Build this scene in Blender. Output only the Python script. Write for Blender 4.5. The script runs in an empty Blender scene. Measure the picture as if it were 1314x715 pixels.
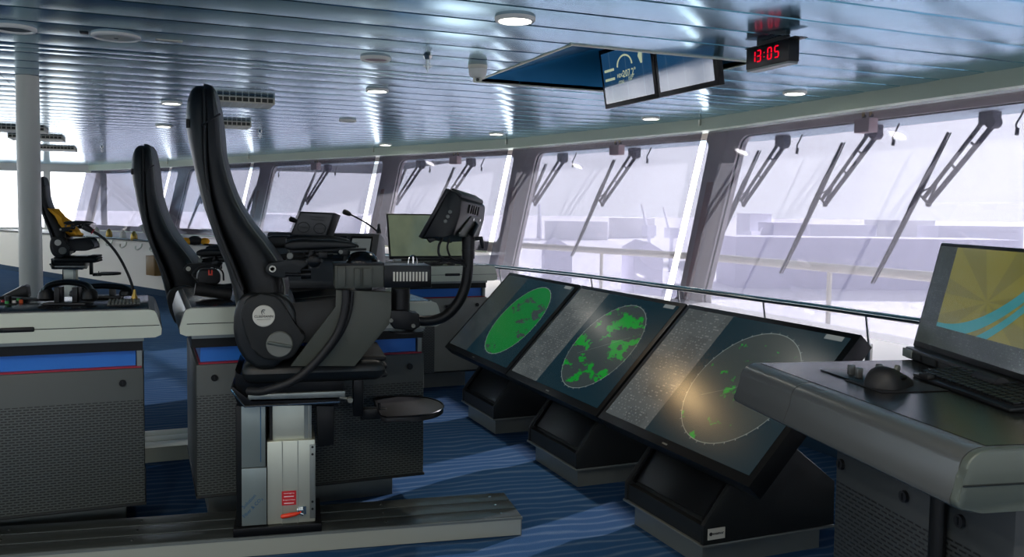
import bpy, bmesh, math, random
import numpy as np
from mathutils import Vector, Matrix, Quaternion
random.seed(7)
SC = bpy.context.scene
COL = SC.collection
V = Vector
PI = math.pi

# ------------------------------------------------------------------ camera
FPX, PPY, H = 1125.26, 339.77, 1.4
yaw, pit, roll = 0.397287, 0.0596795, 0.0129819
FW = V((math.sin(yaw)*math.cos(pit), math.cos(yaw)*math.cos(pit), -math.sin(pit)))
R0 = V((math.cos(yaw), -math.sin(yaw), 0)); U0 = R0.cross(FW)
RT = R0*math.cos(roll) + U0*math.sin(roll); UP = U0*math.cos(roll) - R0*math.sin(roll)
EYE = V((0, 0, H))
cd = bpy.data.cameras.new('camera'); cam = bpy.data.objects.new('camera', cd); COL.objects.link(cam)
m = Matrix((RT, UP, -FW)).transposed().to_4x4(); m.translation = EYE; cam.matrix_world = m
cd.sensor_width = 36; cd.lens = FPX*36/1314; cd.shift_y = -(357.5-PPY)/1314; cd.clip_end = 9000; cd.clip_start = .02
SC.camera = cam

def ray(x, y): return FW + RT*((x-657)/FPX) + UP*((PPY-y)/FPX)
def onz(x, y, z): d = ray(x, y); return EYE + d*((z-H)/d.z)
def ony(x, y, Y): d = ray(x, y); return EYE + d*(Y/d.y)
def onx(x, y, X): d = ray(x, y); return EYE + d*(X/d.x)
def onp(x, y, p0, n): d = ray(x, y); return EYE + d*((p0-EYE).dot(n)/d.dot(n))

# ------------------------------------------------------------------ materials
def lin(c):
    return tuple(((v/255)/12.92 if v/255 <= .04045 else ((v/255+.055)/1.055)**2.4) for v in c)
def mat(name, rgb, rough=.5, metal=0, spec=.5, bump=0, bscale=200, var=0, coat=0, emit=None, es=1):
    m = bpy.data.materials.new(name); m.use_nodes = True
    nt = m.node_tree; b = nt.nodes['Principled BSDF']
    c = lin(rgb) + (1,)
    b.inputs['Base Color'].default_value = c
    b.inputs['Roughness'].default_value = rough; b.inputs['Metallic'].default_value = metal
    b.inputs['Specular IOR Level'].default_value = spec
    b.inputs['Coat Weight'].default_value = coat
    if emit:
        b.inputs['Emission Color'].default_value = lin(emit)+(1,); b.inputs['Emission Strength'].default_value = es
    if bump or var:
        tc = nt.nodes.new('ShaderNodeTexCoord'); n = nt.nodes.new('ShaderNodeTexNoise')
        n.inputs['Scale'].default_value = bscale; n.inputs['Detail'].default_value = 3
        nt.links.new(tc.outputs['Object'], n.inputs['Vector'])
        if bump:
            bp = nt.nodes.new('ShaderNodeBump'); bp.inputs['Strength'].default_value = bump; bp.inputs['Distance'].default_value = .002
            nt.links.new(n.outputs['Fac'], bp.inputs['Height']); nt.links.new(bp.outputs['Normal'], b.inputs['Normal'])
        if var:
            n2 = nt.nodes.new('ShaderNodeTexNoise'); n2.inputs['Scale'].default_value = 6; n2.inputs['Detail'].default_value = 4
            nt.links.new(tc.outputs['Object'], n2.inputs['Vector'])
            mx = nt.nodes.new('ShaderNodeMix'); mx.data_type = 'RGBA'
            mx.inputs[6].default_value = tuple(v*(1-var) for v in c[:3])+(1,); mx.inputs[7].default_value = tuple(min(1, v*(1+var)) for v in c[:3])+(1,)
            nt.links.new(n2.outputs['Fac'], mx.inputs[0]); nt.links.new(mx.outputs[2], b.inputs['Base Color'])
    return m

class NT:
    """short hand for building node graphs"""
    def __init__(s, m): s.nt = m.node_tree
    def node(s, t, **k):
        n = s.nt.nodes.new(t)
        for a, v in k.items(): setattr(n, a, v)
        return n
    def put(s, sock, v):
        if isinstance(v, bpy.types.NodeSocket): s.nt.links.new(v, sock)
        else: sock.default_value = v
    def m(s, op, a, b=None, c=None):
        n = s.node('ShaderNodeMath', operation=op)
        s.put(n.inputs[0], a)
        if b is not None: s.put(n.inputs[1], b)
        if c is not None: s.put(n.inputs[2], c)
        return n.outputs[0]
    def mix(s, f, a, b):
        n = s.node('ShaderNodeMix', data_type='RGBA'); s.put(n.inputs[0], f)
        for k, v in ((6, a), (7, b)): s.put(n.inputs[k], v if isinstance(v, bpy.types.NodeSocket) else tuple(v)+(1,))
        return n.outputs[2]
    def noise(s, vec, scale, detail=3, rough=.5, dist=0, out='Fac'):
        n = s.node('ShaderNodeTexNoise'); s.put(n.inputs['Vector'], vec); n.inputs['Scale'].default_value = scale
        n.inputs['Detail'].default_value = detail; n.inputs['Roughness'].default_value = rough; n.inputs['Distortion'].default_value = dist
        return n.outputs[out]
    def comb(s, x, y, z=0):
        n = s.node('ShaderNodeCombineXYZ'); s.put(n.inputs[0], x); s.put(n.inputs[1], y); s.put(n.inputs[2], z); return n.outputs[0]

def perforated(name, rgb, axis, rough=.5, top=.605):
    """painted sheet steel with a field of staggered slots"""
    m = mat(name, rgb, rough); g = NT(m); b = g.nt.nodes['Principled BSDF']
    sp = g.node('ShaderNodeSeparateXYZ'); tc = g.node('ShaderNodeTexCoord'); g.put(sp.inputs[0], tc.outputs['Object'])
    u = sp.outputs[axis]; w = sp.outputs[2]
    br = g.node('ShaderNodeTexBrick'); br.offset = .5
    g.put(br.inputs['Vector'], g.comb(u, w, 0)); br.inputs['Scale'].default_value = 1
    br.inputs['Brick Width'].default_value = .026; br.inputs['Row Height'].default_value = .0105
    br.inputs['Mortar Size'].default_value = .0032; br.inputs['Mortar Smooth'].default_value = .1
    hole = g.m('SUBTRACT', 1, br.outputs['Fac'])
    zone = g.m('MULTIPLY', g.m('GREATER_THAN', w, .15), g.m('LESS_THAN', w, top))
    f = g.m('MULTIPLY', hole, zone)
    g.put(b.inputs['Base Color'], g.mix(f, lin(rgb), lin((9, 11, 12))))
    bp = g.node('ShaderNodeBump'); bp.inputs['Strength'].default_value = .6; bp.inputs['Distance'].default_value = .003
    g.put(bp.inputs['Height'], g.m('SUBTRACT', 1, f)); g.put(b.inputs['Normal'], bp.outputs['Normal'])
    return m

def film(name, tint, gl=.05, rough=.02, veil=0):
    m = bpy.data.materials.new(name); m.use_nodes = True; g = NT(m); g.nt.nodes.clear()
    o = g.node('ShaderNodeOutputMaterial'); t = g.node('ShaderNodeBsdfTransparent'); t.inputs[0].default_value = tuple(tint)+(1,)
    gl_ = g.node('ShaderNodeBsdfGlossy'); gl_.inputs['Roughness'].default_value = rough; gl_.inputs[0].default_value = (.9, .9, 1, 1)
    lw = g.node('ShaderNodeLayerWeight'); lw.inputs[0].default_value = .25
    mx = g.node('ShaderNodeMixShader'); g.put(mx.inputs[0], g.m('ADD', gl*.5, g.m('MULTIPLY', lw.outputs['Fresnel'], gl)))
    
    tr = g.node('ShaderNodeBsdfTranslucent'); tr.inputs[0].default_value = (.9, .89, 1, 1)
    m2 = g.node('ShaderNodeMixShader'); m2.inputs[0].default_value = veil; g.put(m2.inputs[1], t.outputs[0]); g.put(m2.inputs[2], tr.outputs[0])
    g.put(mx.inputs[1], m2.outputs[0]); g.put(mx.inputs[2], gl_.outputs[0]); g.put(o.inputs[0], mx.outputs[0])
    return m

def glow(name, rgb, s):
    m = bpy.data.materials.new(name); m.use_nodes = True; g = NT(m); g.nt.nodes.clear()
    o = g.node('ShaderNodeOutputMaterial'); e = g.node('ShaderNodeEmission'); e.inputs[0].default_value = lin(rgb)+(1,); e.inputs[1].default_value = s
    g.put(o.inputs[0], e.outputs[0]); return m

M = dict(
    black=mat('black_plastic', (13, 15, 16), .42, spec=.25), leather=mat('black_leather', (15, 17, 17), .5, spec=.35, bump=.12, bscale=500),
    shell=mat('moulded_black_shell', (20, 23, 23), .42, spec=.4, bump=.05, bscale=700),
    cover=mat('satin_black_cover', (30, 32, 31), .5, spec=.3), dark=mat('dark_powder_coat', (28, 31, 31), .5, spec=.3, bump=.05, bscale=900, var=.15),
    olive=mat('grey_green_steel_plate', (70, 74, 65), .5, var=.12), blackmet=mat('black_steel', (16, 17, 18), .33, .3, .3),
    cream=mat('cream_aluminium', (196, 202, 184), .38, .25, var=.05), alu=mat('brushed_aluminium', (186, 190, 176), .38, .55, bump=.04, bscale=300),
    greyalu=mat('grey_anodised_aluminium', (128, 134, 130), .4, .6, var=.12), white=mat('white_paint', (222, 224, 216), .45),
    steel=mat('polished_steel', (200, 200, 195), .18, 1), film=mat('blue_grey_protective_film', (120, 132, 131), .32, .3, var=.12),
    blue=mat('blue_panel', (26, 116, 214), .45, var=.08), red=mat('red_strip', (160, 20, 48), .5), redgloss=mat('red_handle', (225, 60, 28), .35),
    redlabel=mat('red_label', (190, 24, 34), .5), paper=mat('white_print', (235, 235, 232), .6), bluetext=mat('blue_ink', (38, 92, 130), .6),
    knob=mat('grey_knob', (104, 108, 102), .5), disc=mat('pale_badge', (206, 206, 194), .45), ink=mat('dark_ink', (45, 45, 44), .6),
    top=mat('black_worktop', (18, 20, 21), .22, bump=.03, bscale=900), edge=mat('grey_metallic_edge', (96, 100, 100), .32, .5),
    wall=mat('cream_wall_lining', (232, 231, 222), .5), sill=mat('pale_sill', (238, 238, 234), .4), trim=mat('cream_trim', (176, 190, 174), .45),
    steelwall=mat('grey_bulkhead_steel', (210, 201, 199), .6, var=.08), eave=mat('pale_blue_eave', (214, 234, 244), .6),
    rubber=mat('black_rubber', (14, 14, 15), .6), wiper=mat('grey_wiper_metal', (50, 48, 66), .5), blade=mat('dark_wiper_blade', (32, 30, 44), .6),
    vent=mat('beige_vent', (214, 213, 196), .5), ventdark=mat('vent_gap', (74, 76, 68), .8),
    orange=mat('orange_cloth', (240, 172, 36), .8, var=.2), brown=mat('wood_box', (138, 108, 62), .55, var=.1), pink=mat('pinkish_box', (205, 178, 178), .5),
    hose=mat('yellow_hose', (196, 160, 40), .5), pole=mat('column_paint', (206, 210, 198), .35), groove=mat('joint_shadow_gap', (10, 30, 44), .7),
    casing=mat('charcoal_casing', (50, 54, 57), .45), dim=mat('dim_screen', (20, 22, 23), .3, emit=(92, 98, 98), es=.3), screenink=glow('pale_screen_graphic', (186, 200, 172), .32), panelgrey=mat('grey_steel_panel', (128, 132, 124), .5, var=.08), dome=mat('gloss_black_dome', (12, 13, 14), .22), rail=mat('dark_rail_plank', (70, 76, 75), .36, .5, var=.12), cap=mat('grey_green_cap', (74, 82, 76), .45, .2), recess=mat('deep_blue_panel', (14, 122, 178), .5), screenoff=mat('dark_glass', (10, 14, 16), .3, spec=.4),
    glass=film('clear_glass', (.95, .97, .97), .05), film_=film('sunscreen_film', (.42, .415, .455), .05, .03, .022),
    lamp=glow('lamp_glow', (255, 250, 238), 12), led=glow('red_led', (220, 8, 40), .55), green=mat('green_button', (40, 150, 70), .4), obut=mat('orange_button', (224, 96, 40), .4),
    pinklens=mat('pink_lens', (168, 120, 135), .3), gold=mat('brass', (170, 140, 70), .35, .8), navy=mat('dark_blue_carpet_upturn', (30, 62, 88), .95),
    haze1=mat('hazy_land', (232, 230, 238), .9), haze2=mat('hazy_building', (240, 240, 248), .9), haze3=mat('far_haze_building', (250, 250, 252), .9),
    haze4=mat('hazy_dark_shed', (228, 226, 238), .9), pipe=mat('cream_railing', (225, 222, 205), .6), reddish=mat('dull_red', (176, 118, 112), .7),
    perfx=perforated('perforated_steel', (72, 78, 76), 0), perfy=perforated('perforated_dark_steel', (46, 50, 50), 1, top=.755),
)
# ceiling: blue lacquered metal planks, slightly brushed gloss
def ceil_mat():
    m = mat('glossy_blue_plank', (104, 166, 190), .16, .85, .6); g = NT(m); b = g.nt.nodes['Principled BSDF']
    tc = g.node('ShaderNodeTexCoord'); mp = g.node('ShaderNodeMapping'); g.put(mp.inputs[0], tc.outputs['Object'])
    mp.inputs['Scale'].default_value = (.35, 3, 1)
    return m
M['ceil'] = ceil_mat()
def carpet_mat():
    m = mat('blue_wave_carpet', (30, 62, 96), 1, spec=.1); g = NT(m); b = g.nt.nodes['Principled BSDF']
    tc = g.node('ShaderNodeTexCoord'); P = tc.outputs['Object']
    mp = g.node('ShaderNodeMapping'); g.put(mp.inputs[0], P); mp.inputs['Rotation'].default_value = (0, 0, math.radians(8)); mp.inputs['Scale'].default_value = (.55, 1, 1)
    w = g.node('ShaderNodeTexWave', wave_type='BANDS', bands_direction='Y'); g.put(w.inputs['Vector'], mp.outputs[0])
    w.inputs['Scale'].default_value = 4.2; w.inputs['Distortion'].default_value = 9; w.inputs['Detail'].default_value = 2.5; w.inputs['Detail Scale'].default_value = .8
    f = g.m('POWER', w.outputs['Fac'], 5)
    n = g.noise(P, 260, 2); n3 = g.noise(P, 2.5, 3)
    f = g.m('MULTIPLY', f, g.m('MULTIPLY', g.noise(P, 5, 3), 1.5))
    c = g.mix(f, lin((40, 80, 124)), lin((96, 122, 152)))
    c = g.mix(g.m('MULTIPLY', n, .45), c, lin((14, 30, 52))); c = g.mix(g.m('MULTIPLY', n3, .25), c, lin((40, 66, 92)))
    g.put(b.inputs['Base Color'], c)
    bp = g.node('ShaderNodeBump'); bp.inputs['Strength'].default_value = .5; bp.inputs['Distance'].default_value = .006
    g.put(bp.inputs['Height'], n); g.put(b.inputs['Normal'], bp.outputs['Normal'])
    return m
M['carpet'] = carpet_mat()

def radar_mat(name, thr, scale, seed, full, stretch=(1, 1), panel=.33, es=.42, text=True):
    """a radar picture: grey data column, round plot with green echoes and bearing ticks"""
    m = mat(name, (8, 14, 16), .21, spec=.25); g = NT(m); b = g.nt.nodes['Principled BSDF']
    uv = g.node('ShaderNodeUVMap'); sp = g.node('ShaderNodeSeparateXYZ'); g.put(sp.inputs[0], uv.outputs[0]); u, v = sp.outputs[0], sp.outputs[1]
    x = g.m('MULTIPLY', g.m('SUBTRACT', u, .655), 1.62); y = g.m('SUBTRACT', v, .5)
    r = g.m('SQRT', g.m('ADD', g.m('MULTIPLY', x, x), g.m('MULTIPLY', y, y)))
    RR = .43
    disc = g.m('LESS_THAN', r, RR); ring = g.m('LESS_THAN', g.m('ABSOLUTE', g.m('SUBTRACT', r, RR)), .0022)
    th = g.m('ARCTAN2', y, x)
    tick = g.m('MULTIPLY', g.m('GREATER_THAN', g.m('COSINE', g.m('MULTIPLY', th, 36)), .985),
               g.m('MULTIPLY', g.m('GREATER_THAN', r, RR), g.m('LESS_THAN', r, RR+.014)))
    c = g.mix(disc, lin((14, 34, 42)), lin((46, 54, 54)))
    vec = g.comb(g.m('MULTIPLY', x, stretch[0]), g.m('MULTIPLY', y, stretch[1]), seed)
    n = g.noise(vec, scale, 6, .62); n2 = g.noise(vec, scale*9, 4, .7)
    e = g.m('ADD', g.m('MULTIPLY', n, .8), g.m('MULTIPLY', n2, .2))
    if not full: e = g.m('SUBTRACT', e, g.m('MULTIPLY', r, .06 if thr < .53 else .12))
    echo = g.m('MULTIPLY', g.m('GREATER_THAN', e, thr), disc)
    c = g.mix(echo, c, lin((14, 122, 34)) if not full else lin((14, 98, 40)))
    # course line and ship outline
    hl = g.m('MULTIPLY', g.m('LESS_THAN', g.m('ABSOLUTE', g.m('SUBTRACT', y, g.m('MULTIPLY', x, .5))), .0015), g.m('MULTIPLY', disc, g.m('LESS_THAN', r, .3)))
    c = g.mix(g.m('MAXIMUM', g.m('MULTIPLY', ring, .7), g.m('MULTIPLY', tick, .9)), c, lin((128, 140, 138)))
    if not full: c = g.mix(g.m('MULTIPLY', hl, .6), c, lin((120, 132, 130)))
    # data column with rows of small text
    col = g.m('LESS_THAN', u, panel)
    rows = g.m('GREATER_THAN', g.m('FRACT', g.m('MULTIPLY', v, 46)), .55)
    tx = g.m('GREATER_THAN', g.noise(g.comb(g.m('MULTIPLY', u, 60), g.m('FLOOR', g.m('MULTIPLY', v, 46)), seed), 1.6, 1), .60)
    blk = g.noise(g.comb(g.m('FLOOR', g.m('MULTIPLY', u, 7)), g.m('FLOOR', g.m('MULTIPLY', v, 9)), seed+3), 1.7, 0)
    pc = g.mix(g.m('MULTIPLY', g.m('GREATER_THAN', blk, .58), .35), lin((70, 75, 76)) if not full else lin((40, 46, 48)), lin((50, 54, 56)))
    if text: pc = g.mix(g.m('MULTIPLY', g.m('MULTIPLY', rows, tx), .4), pc, lin((130, 134, 132)))
    c = g.mix(col, c, pc)
    hd = g.m('MULTIPLY', g.m('GREATER_THAN', v, .965), g.m('MULTIPLY', g.m('GREATER_THAN', u, .88), g.m('LESS_THAN', u, .97)))
    c = g.mix(hd, c, lin((110, 116, 116)))
    g.put(b.inputs['Emission Color'], c); b.inputs['Emission Strength'].default_value = es
    return m
def chart_mat(name, es, var):
    """an electronic sea chart: yellow land, turquoise channel, grey tool column"""
    m = mat(name, (10, 12, 12), .1, spec=.6); g = NT(m); b = g.nt.nodes['Principled BSDF']
    uv = g.node('ShaderNodeUVMap'); sp = g.node('ShaderNodeSeparateXYZ'); g.put(sp.inputs[0], uv.outputs[0]); u, v = sp.outputs[0], sp.outputs[1]
    if var == 0:
        c = lin((136, 132, 62))
        d = g.m('SUBTRACT', g.m('ADD', u, g.m('MULTIPLY', g.m('MULTIPLY', v, v), -.35)), .42)
        ang = g.m('ARCTAN2', g.m('SUBTRACT', v, .52), g.m('SUBTRACT', u, .56))
        fan = g.m('GREATER_THAN', g.m('SINE', g.m('MULTIPLY', ang, 7)), .25)
        c = g.mix(g.m('MULTIPLY', fan, .45), c, lin((104, 106, 68)))
        s = g.m('SUBTRACT', g.m('ADD', v, g.m('MULTIPLY', g.m('POWER', g.m('SUBTRACT', u, .3), 2), -1.1)), g.m('ADD', .12, g.m('MULTIPLY', u, .25)))
        riv = g.m('LESS_THAN', g.m('ABSOLUTE', s), .06)
        riv2 = g.m('LESS_THAN', g.m('ABSOLUTE', g.m('SUBTRACT', g.m('ADD', s, .22), g.m('MULTIPLY', u, .1))), .045)
        c = g.mix(g.m('MAXIMUM', riv, riv2), c, lin((64, 146, 152)))
        tool = g.m('MAXIMUM', g.m('LESS_THAN', u, .17), g.m('LESS_THAN', v, .2))
        rows = g.m('GREATER_THAN', g.m('FRACT', g.m('MULTIPLY', v, 40)), .6)
        tx = g.m('GREATER_THAN', g.noise(g.comb(g.m('MULTIPLY', u, 50), g.m('FLOOR', g.m('MULTIPLY', v, 40)), 1), 1.5, 1), .6)
        pc = g.mix(g.m('MULTIPLY', g.m('MULTIPLY', rows, tx), .5), lin((52, 58, 54)), lin((110, 116, 108)))
        c = g.mix(tool, c, pc)
    else:
        n = g.noise(g.comb(g.m('MULTIPLY', u, 3), g.m('MULTIPLY', v, 1.2), 3), 1.5, 3)
        c = g.mix(n, lin((84, 96, 84)), lin((132, 142, 116)))
    g.put(b.inputs['Emission Color'], c); b.inputs['Emission Strength'].default_value = es
    return m
M['radar1'] = radar_mat('radar_picture_full', .43, 3.2, 2.0, True, (.8, 2.0), text=False)
M['radar2'] = radar_mat('radar_picture_banks', .515, 4.2, 8.0, False, (1.0, 1.7))
M['radar3'] = radar_mat('radar_picture_sparse', .575, 9, 4.0, False)
M['chart'] = chart_mat('sea_chart_picture', .24, 0); M['chart2'] = chart_mat('dim_chart_picture', .25, 1)
def conning_mat():
    m = mat('conning_picture', (8, 14, 18), .08, spec=.9); g = NT(m); b = g.nt.nodes['Principled BSDF']
    uv = g.node('ShaderNodeUVMap'); sp = g.node('ShaderNodeSeparateXYZ'); g.put(sp.inputs[0], uv.outputs[0]); u, v = sp.outputs[0], sp.outputs[1]
    c = g.mix(g.m('MULTIPLY', v, .6), lin((26, 56, 84)), lin((22, 60, 96)))
    fr = g.m('LESS_THAN', g.m('ABSOLUTE', g.m('SUBTRACT', g.m('FRACT', g.m('MULTIPLY', u, 3)), .5)), .01)
    c = g.mix(g.m('MULTIPLY', fr, .35), c, lin((110, 140, 160)))
    g.put(b.inputs['Emission Color'], c); b.inputs['Emission Strength'].default_value = .45
    return m
M['conning'] = conning_mat()

# ------------------------------------------------------------------ mesh builder
class MB:
    def __init__(s, T=None): s.bm = bmesh.new(); s.T = T or Matrix.Identity(4); s.uv = None
    def _bev(s, geom, bev, seg=2):
        if bev > 0:
            es = list({e for f in geom for e in f.edges})
            bmesh.ops.bevel(s.bm, geom=es, offset=bev, segments=seg, affect='EDGES', profile=.5, clamp_overlap=True)
    def face(s, vs):
        try: return s.bm.faces.new(vs)
        except ValueError: return None
    def box(s, c, d, rot=None, bev=0):
        c = V(c); q = rot or Matrix.Identity(3)
        vs = [s.bm.verts.new(s.T @ (c + q @ V((sx*d[0]/2, sy*d[1]/2, sz*d[2]/2)))) for sx in (-1, 1) for sy in (-1, 1) for sz in (-1, 1)]
        fs = [s.face([vs[i] for i in f]) for f in ((0, 1, 3, 2), (4, 6, 7, 5), (0, 4, 5, 1), (2, 3, 7, 6), (0, 2, 6, 4), (1, 5, 7, 3))]
        s._bev(fs, bev); return s
    def span(s, a, b, bev=0):
        return s.box([(p+q)/2 for p, q in zip(a, b)], [abs(q-p) for p, q in zip(a, b)], bev=bev)
    def ext(s, pts, off, bev=0, seg=2):
        off = V(off); a = [s.bm.verts.new(s.T @ V(p)) for p in pts]; b = [s.bm.verts.new(s.T @ (V(p)+off)) for p in pts]; n = len(a)
        fs = [s.face(a[::-1]), s.face(b)] + [s.face([a[i], a[(i+1) % n], b[(i+1) % n], b[i]]) for i in range(n)]
        s._bev([f for f in fs if f], bev, seg); return s
    def quad(s, pts, uvs=None):
        f = s.face([s.bm.verts.new(s.T @ V(p)) for p in pts])
        if uvs:
            l = s.bm.loops.layers.uv.verify()
            for lp, t in zip(f.loops, uvs): lp[l].uv = t
        return s
    def loft(s, secs, cap=True, closed=True):
        rs = [[s.bm.verts.new(s.T @ V(p)) for p in r] for r in secs]; n = len(rs[0])
        for a, b in zip(rs, rs[1:]):
            for i in range(n if closed else n-1): s.face([a[i], a[(i+1) % n], b[(i+1) % n], b[i]])
        if cap: s.face(rs[0][::-1]); s.face(rs[-1])
        return s
    def tube(s, path, r, n=10, cap=True):
        P = [V(p) for p in path]; k = len(P); rr = r if isinstance(r, (list, tuple)) else [r]*k
        tan = [((P[min(i+1, k-1)]-P[max(i-1, 0)]).normalized()) for i in range(k)]
        a = V((0, 0, 1)) if abs(tan[0].z) < .9 else V((1, 0, 0))
        nrm = tan[0].cross(a).normalized(); secs = []
        for i in range(k):
            if i: nrm = (nrm - tan[i]*nrm.dot(tan[i])).normalized()
            bi = tan[i].cross(nrm)
            secs.append([P[i] + (nrm*math.cos(2*PI*j/n) + bi*math.sin(2*PI*j/n))*rr[i] for j in range(n)])
        return s.loft(secs, cap)
    def cyl(s, a, b, r, r2=None, n=24): return s.tube([a, b], [r, r if r2 is None else r2], n)
    def lathe(s, prof, c, ax=(0, 0, 1), n=28):
        c = V(c); ax = V(ax).normalized(); e = ax.orthogonal().normalized(); f = ax.cross(e)
        return s.loft([[c + ax*h + (e*math.cos(2*PI*j/n)+f*math.sin(2*PI*j/n))*max(r, 1e-4) for j in range(n)] for r, h in prof])
    def ball(s, c, r, sc=(1, 1, 1), n=18):
        c = V(c); secs = []
        for i in range(n//2+1):
            t = PI*i/(n//2); secs.append([c + V((max(math.sin(t), 1e-3)*math.cos(2*PI*j/n)*r*sc[0], max(math.sin(t), 1e-3)*math.sin(2*PI*j/n)*r*sc[1], math.cos(t)*r*sc[2])) for j in range(n)])
        return s.loft(secs)
def smooth_path(pts, n=6):
    P = [V(p) for p in pts]; P = [2*P[0]-P[1]] + P + [2*P[-1]-P[-2]]; out = []
    for i in range(1, len(P)-2):
        for j in range(n):
            t = j/n; a, b, c, d = P[i-1], P[i], P[i+1], P[i+2]
            out.append(.5*((2*b) + (c-a)*t + (2*a-5*b+4*c-d)*t*t + (3*b-a-3*c+d)*t**3))
    out.append(P[-2]); return out

INV = {}
def tag(o, label=None, cat=None, group=None, kind=None):
    if label: o['label'] = label
    if cat: o['category'] = cat
    if group: o['group'] = group
    if kind: o['kind'] = kind
    return o
def mesh_from(name, mb, material, inv):
    bmesh.ops.recalc_face_normals(mb.bm, faces=mb.bm.faces[:])
    me = bpy.data.meshes.new(name); mb.bm.to_mesh(me); mb.bm.free(); me.transform(inv)
    me.materials.append(M[material] if isinstance(material, str) else material)
    for p in me.polygons: p.use_smooth = True
    me.set_sharp_from_angle(angle=math.radians(38))
    return me
def thing(name, label, cat, loc=(0, 0, 0), rz=0, group=None):
    o = bpy.data.objects.new(name, None); COL.objects.link(o); o.empty_display_size = .1
    o.location = loc; o.rotation_euler = (0, 0, rz)
    INV[o.name] = (Matrix.Translation(V(loc)) @ Matrix.Rotation(rz, 4, 'Z')).inverted()
    return tag(o, label, cat, group)
def part(name, mb, material, parent, label=None):
    inv = INV[parent.name]
    o = bpy.data.objects.new(name, mesh_from(name, mb, material, inv)); COL.objects.link(o); o.parent = parent
    INV[o.name] = inv
    if label: o['label'] = label
    return o
def solo(name, mb, material, label=None, cat=None, group=None, kind=None):
    """a top-level object of one mesh, its origin at the middle of its base"""
    ps = [v.co for v in mb.bm.verts]
    lo = [min(p[i] for p in ps) for i in range(3)]; hi = [max(p[i] for p in ps) for i in range(3)]
    loc = V(((lo[0]+hi[0])/2, (lo[1]+hi[1])/2, lo[2]))
    o = bpy.data.objects.new(name, mesh_from(name, mb, material, Matrix.Translation(-loc))); COL.objects.link(o); o.location = loc
    INV[o.name] = Matrix.Translation(loc).inverted()
    return tag(o, label, cat, group, kind)
def struct(name, mb, material): return solo(name, mb, material, kind='structure')
def kids(o): return [c for c in bpy.data.objects if c.parent == o]
def dup(root, loc, rz, label, group=None, skip=(), swap=None):
    r = root.copy(); COL.objects.link(r); r.location = loc; r.rotation_euler = (0, 0, rz); r['label'] = label
    if group: r['group'] = group
    INV[r.name] = (Matrix.Translation(V(loc)) @ Matrix.Rotation(rz, 4, 'Z')).inverted()
    for ch in kids(root):
        if ch.name.split('.')[0] in skip: continue
        c = ch.copy(); COL.objects.link(c); c.parent = r
        if swap and ch.name.split('.')[0] in swap:
            c.data = c.data.copy(); c.data.materials[0] = M[swap[ch.name.split('.')[0]]]
        for g_ in kids(ch):
            if g_.name.split('.')[0] in skip: continue
            d = g_.copy(); COL.objects.link(d); d.parent = c
    return r
def text_mb(body, size, X, Y, origin, ext=.0006, align='CENTER', lift=.0008):
    """lettering laid on a plane: X reading direction, Y up direction"""
    cu = bpy.data.curves.new('t', 'FONT'); cu.body = body; cu.size = size; cu.align_x = align; cu.align_y = 'CENTER'; cu.extrude = ext; cu.resolution_u = 2
    o = bpy.data.objects.new('t', cu); COL.objects.link(o)
    bpy.context.view_layer.update()
    me = bpy.data.meshes.new_from_object(o.evaluated_get(bpy.context.evaluated_depsgraph_get()))
    X = V(X).normalized(); Y = V(Y).normalized(); Z = X.cross(Y)
    T = Matrix((X, Y, Z)).transposed().to_4x4(); T.translation = V(origin) + Z*lift
    mb = MB(); me.transform(T); mb.bm.from_mesh(me)
    bpy.data.objects.remove(o); bpy.data.curves.remove(cu); bpy.data.meshes.remove(me)
    return mb

# ================================================================== SETTING
ZC = 2.4
TILT = .2586                                    # windows lean outwards towards the top
J = [(5.34, -4.6), (5.36, -.35), (5.40, 3.7), (5.45, 7.76), (4.67, 11.2), (3.47, 13.86), (1.9, 17.2), (.55, 20.3), (-1.3, 23.8)]
def xedge(y):
    for a, b in zip(J, J[1:]):
        if a[1] <= y <= b[1]: return a[0] + (b[0]-a[0])*(y-a[1])/(b[1]-a[1])
    return J[0][0] if y < J[0][1] else J[-1][0]

struct('floor', MB().span((-7, -8, -.05), (4.2, 24.4, 0)), 'carpet')
# ---- ceiling of long planks with a recess for the two hanging screens
RX0, RX1, RY0, RY1 = 2.36, 3.67, 4.745, 6.40
seam1 = onz(893, 34.9, ZC).x; seam2 = onz(72, 162, ZC).x
def plank(mb, y0, y1, xa, xb0, xb1):
    c = .006; k = 10
    a = [(xa, y0, ZC+c+.004)] + [(xa, y0+c+(y1-y0-2*c)*j/k, ZC+.0028*(2*j/k-1)**2) for j in range(k+1)] + [(xa, y1, ZC+c+.004), (xa, y1, ZC+.03), (xa, y0, ZC+.03)]
    b = [(xb0+(xb1-xb0)*(p[1]-y0)/(y1-y0), p[1], p[2]) for p in a]
    mb.loft([a, b])
cm = MB(); PW = .3695; y = 4.74 - PW*34
while y < 23.6:
    pieces = [(y+.008, y+PW-.008)]
    if pieces[0][0] < RY1 < pieces[0][1]: pieces = [(y+.008, RY1), (RY1, y+PW-.008)]
    for ya, yb in pieces:
        yy = (ya+yb)/2
        cuts = [-6.6, seam2-.002, seam2+.002, seam1-.002, seam1+.002, None]
        for q in range(0, 6, 2):
            a, b = cuts[q], cuts[q+1]
            segs = [(a, b)]
            if RY0 < yy < RY1:
                e = b if b is not None else 99
                if a < RX0 < e and e > RX1: segs = [(a, RX0), (RX1, b)]
                elif a < RX0 < e: segs = [(a, RX0)]
                elif a < RX1 < e: segs = [(RX1, b)]
                elif a >= RX0 and e <= RX1: segs = []
            for (p, r) in segs:
                if r is None: plank(cm, ya, yb, p, xedge(ya)-.005, xedge(yb)-.005)
                else: plank(cm, ya, yb, p, r, r)
    y += PW
ceiling = struct('ceiling', cm, 'ceil')
bk = MB()
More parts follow.
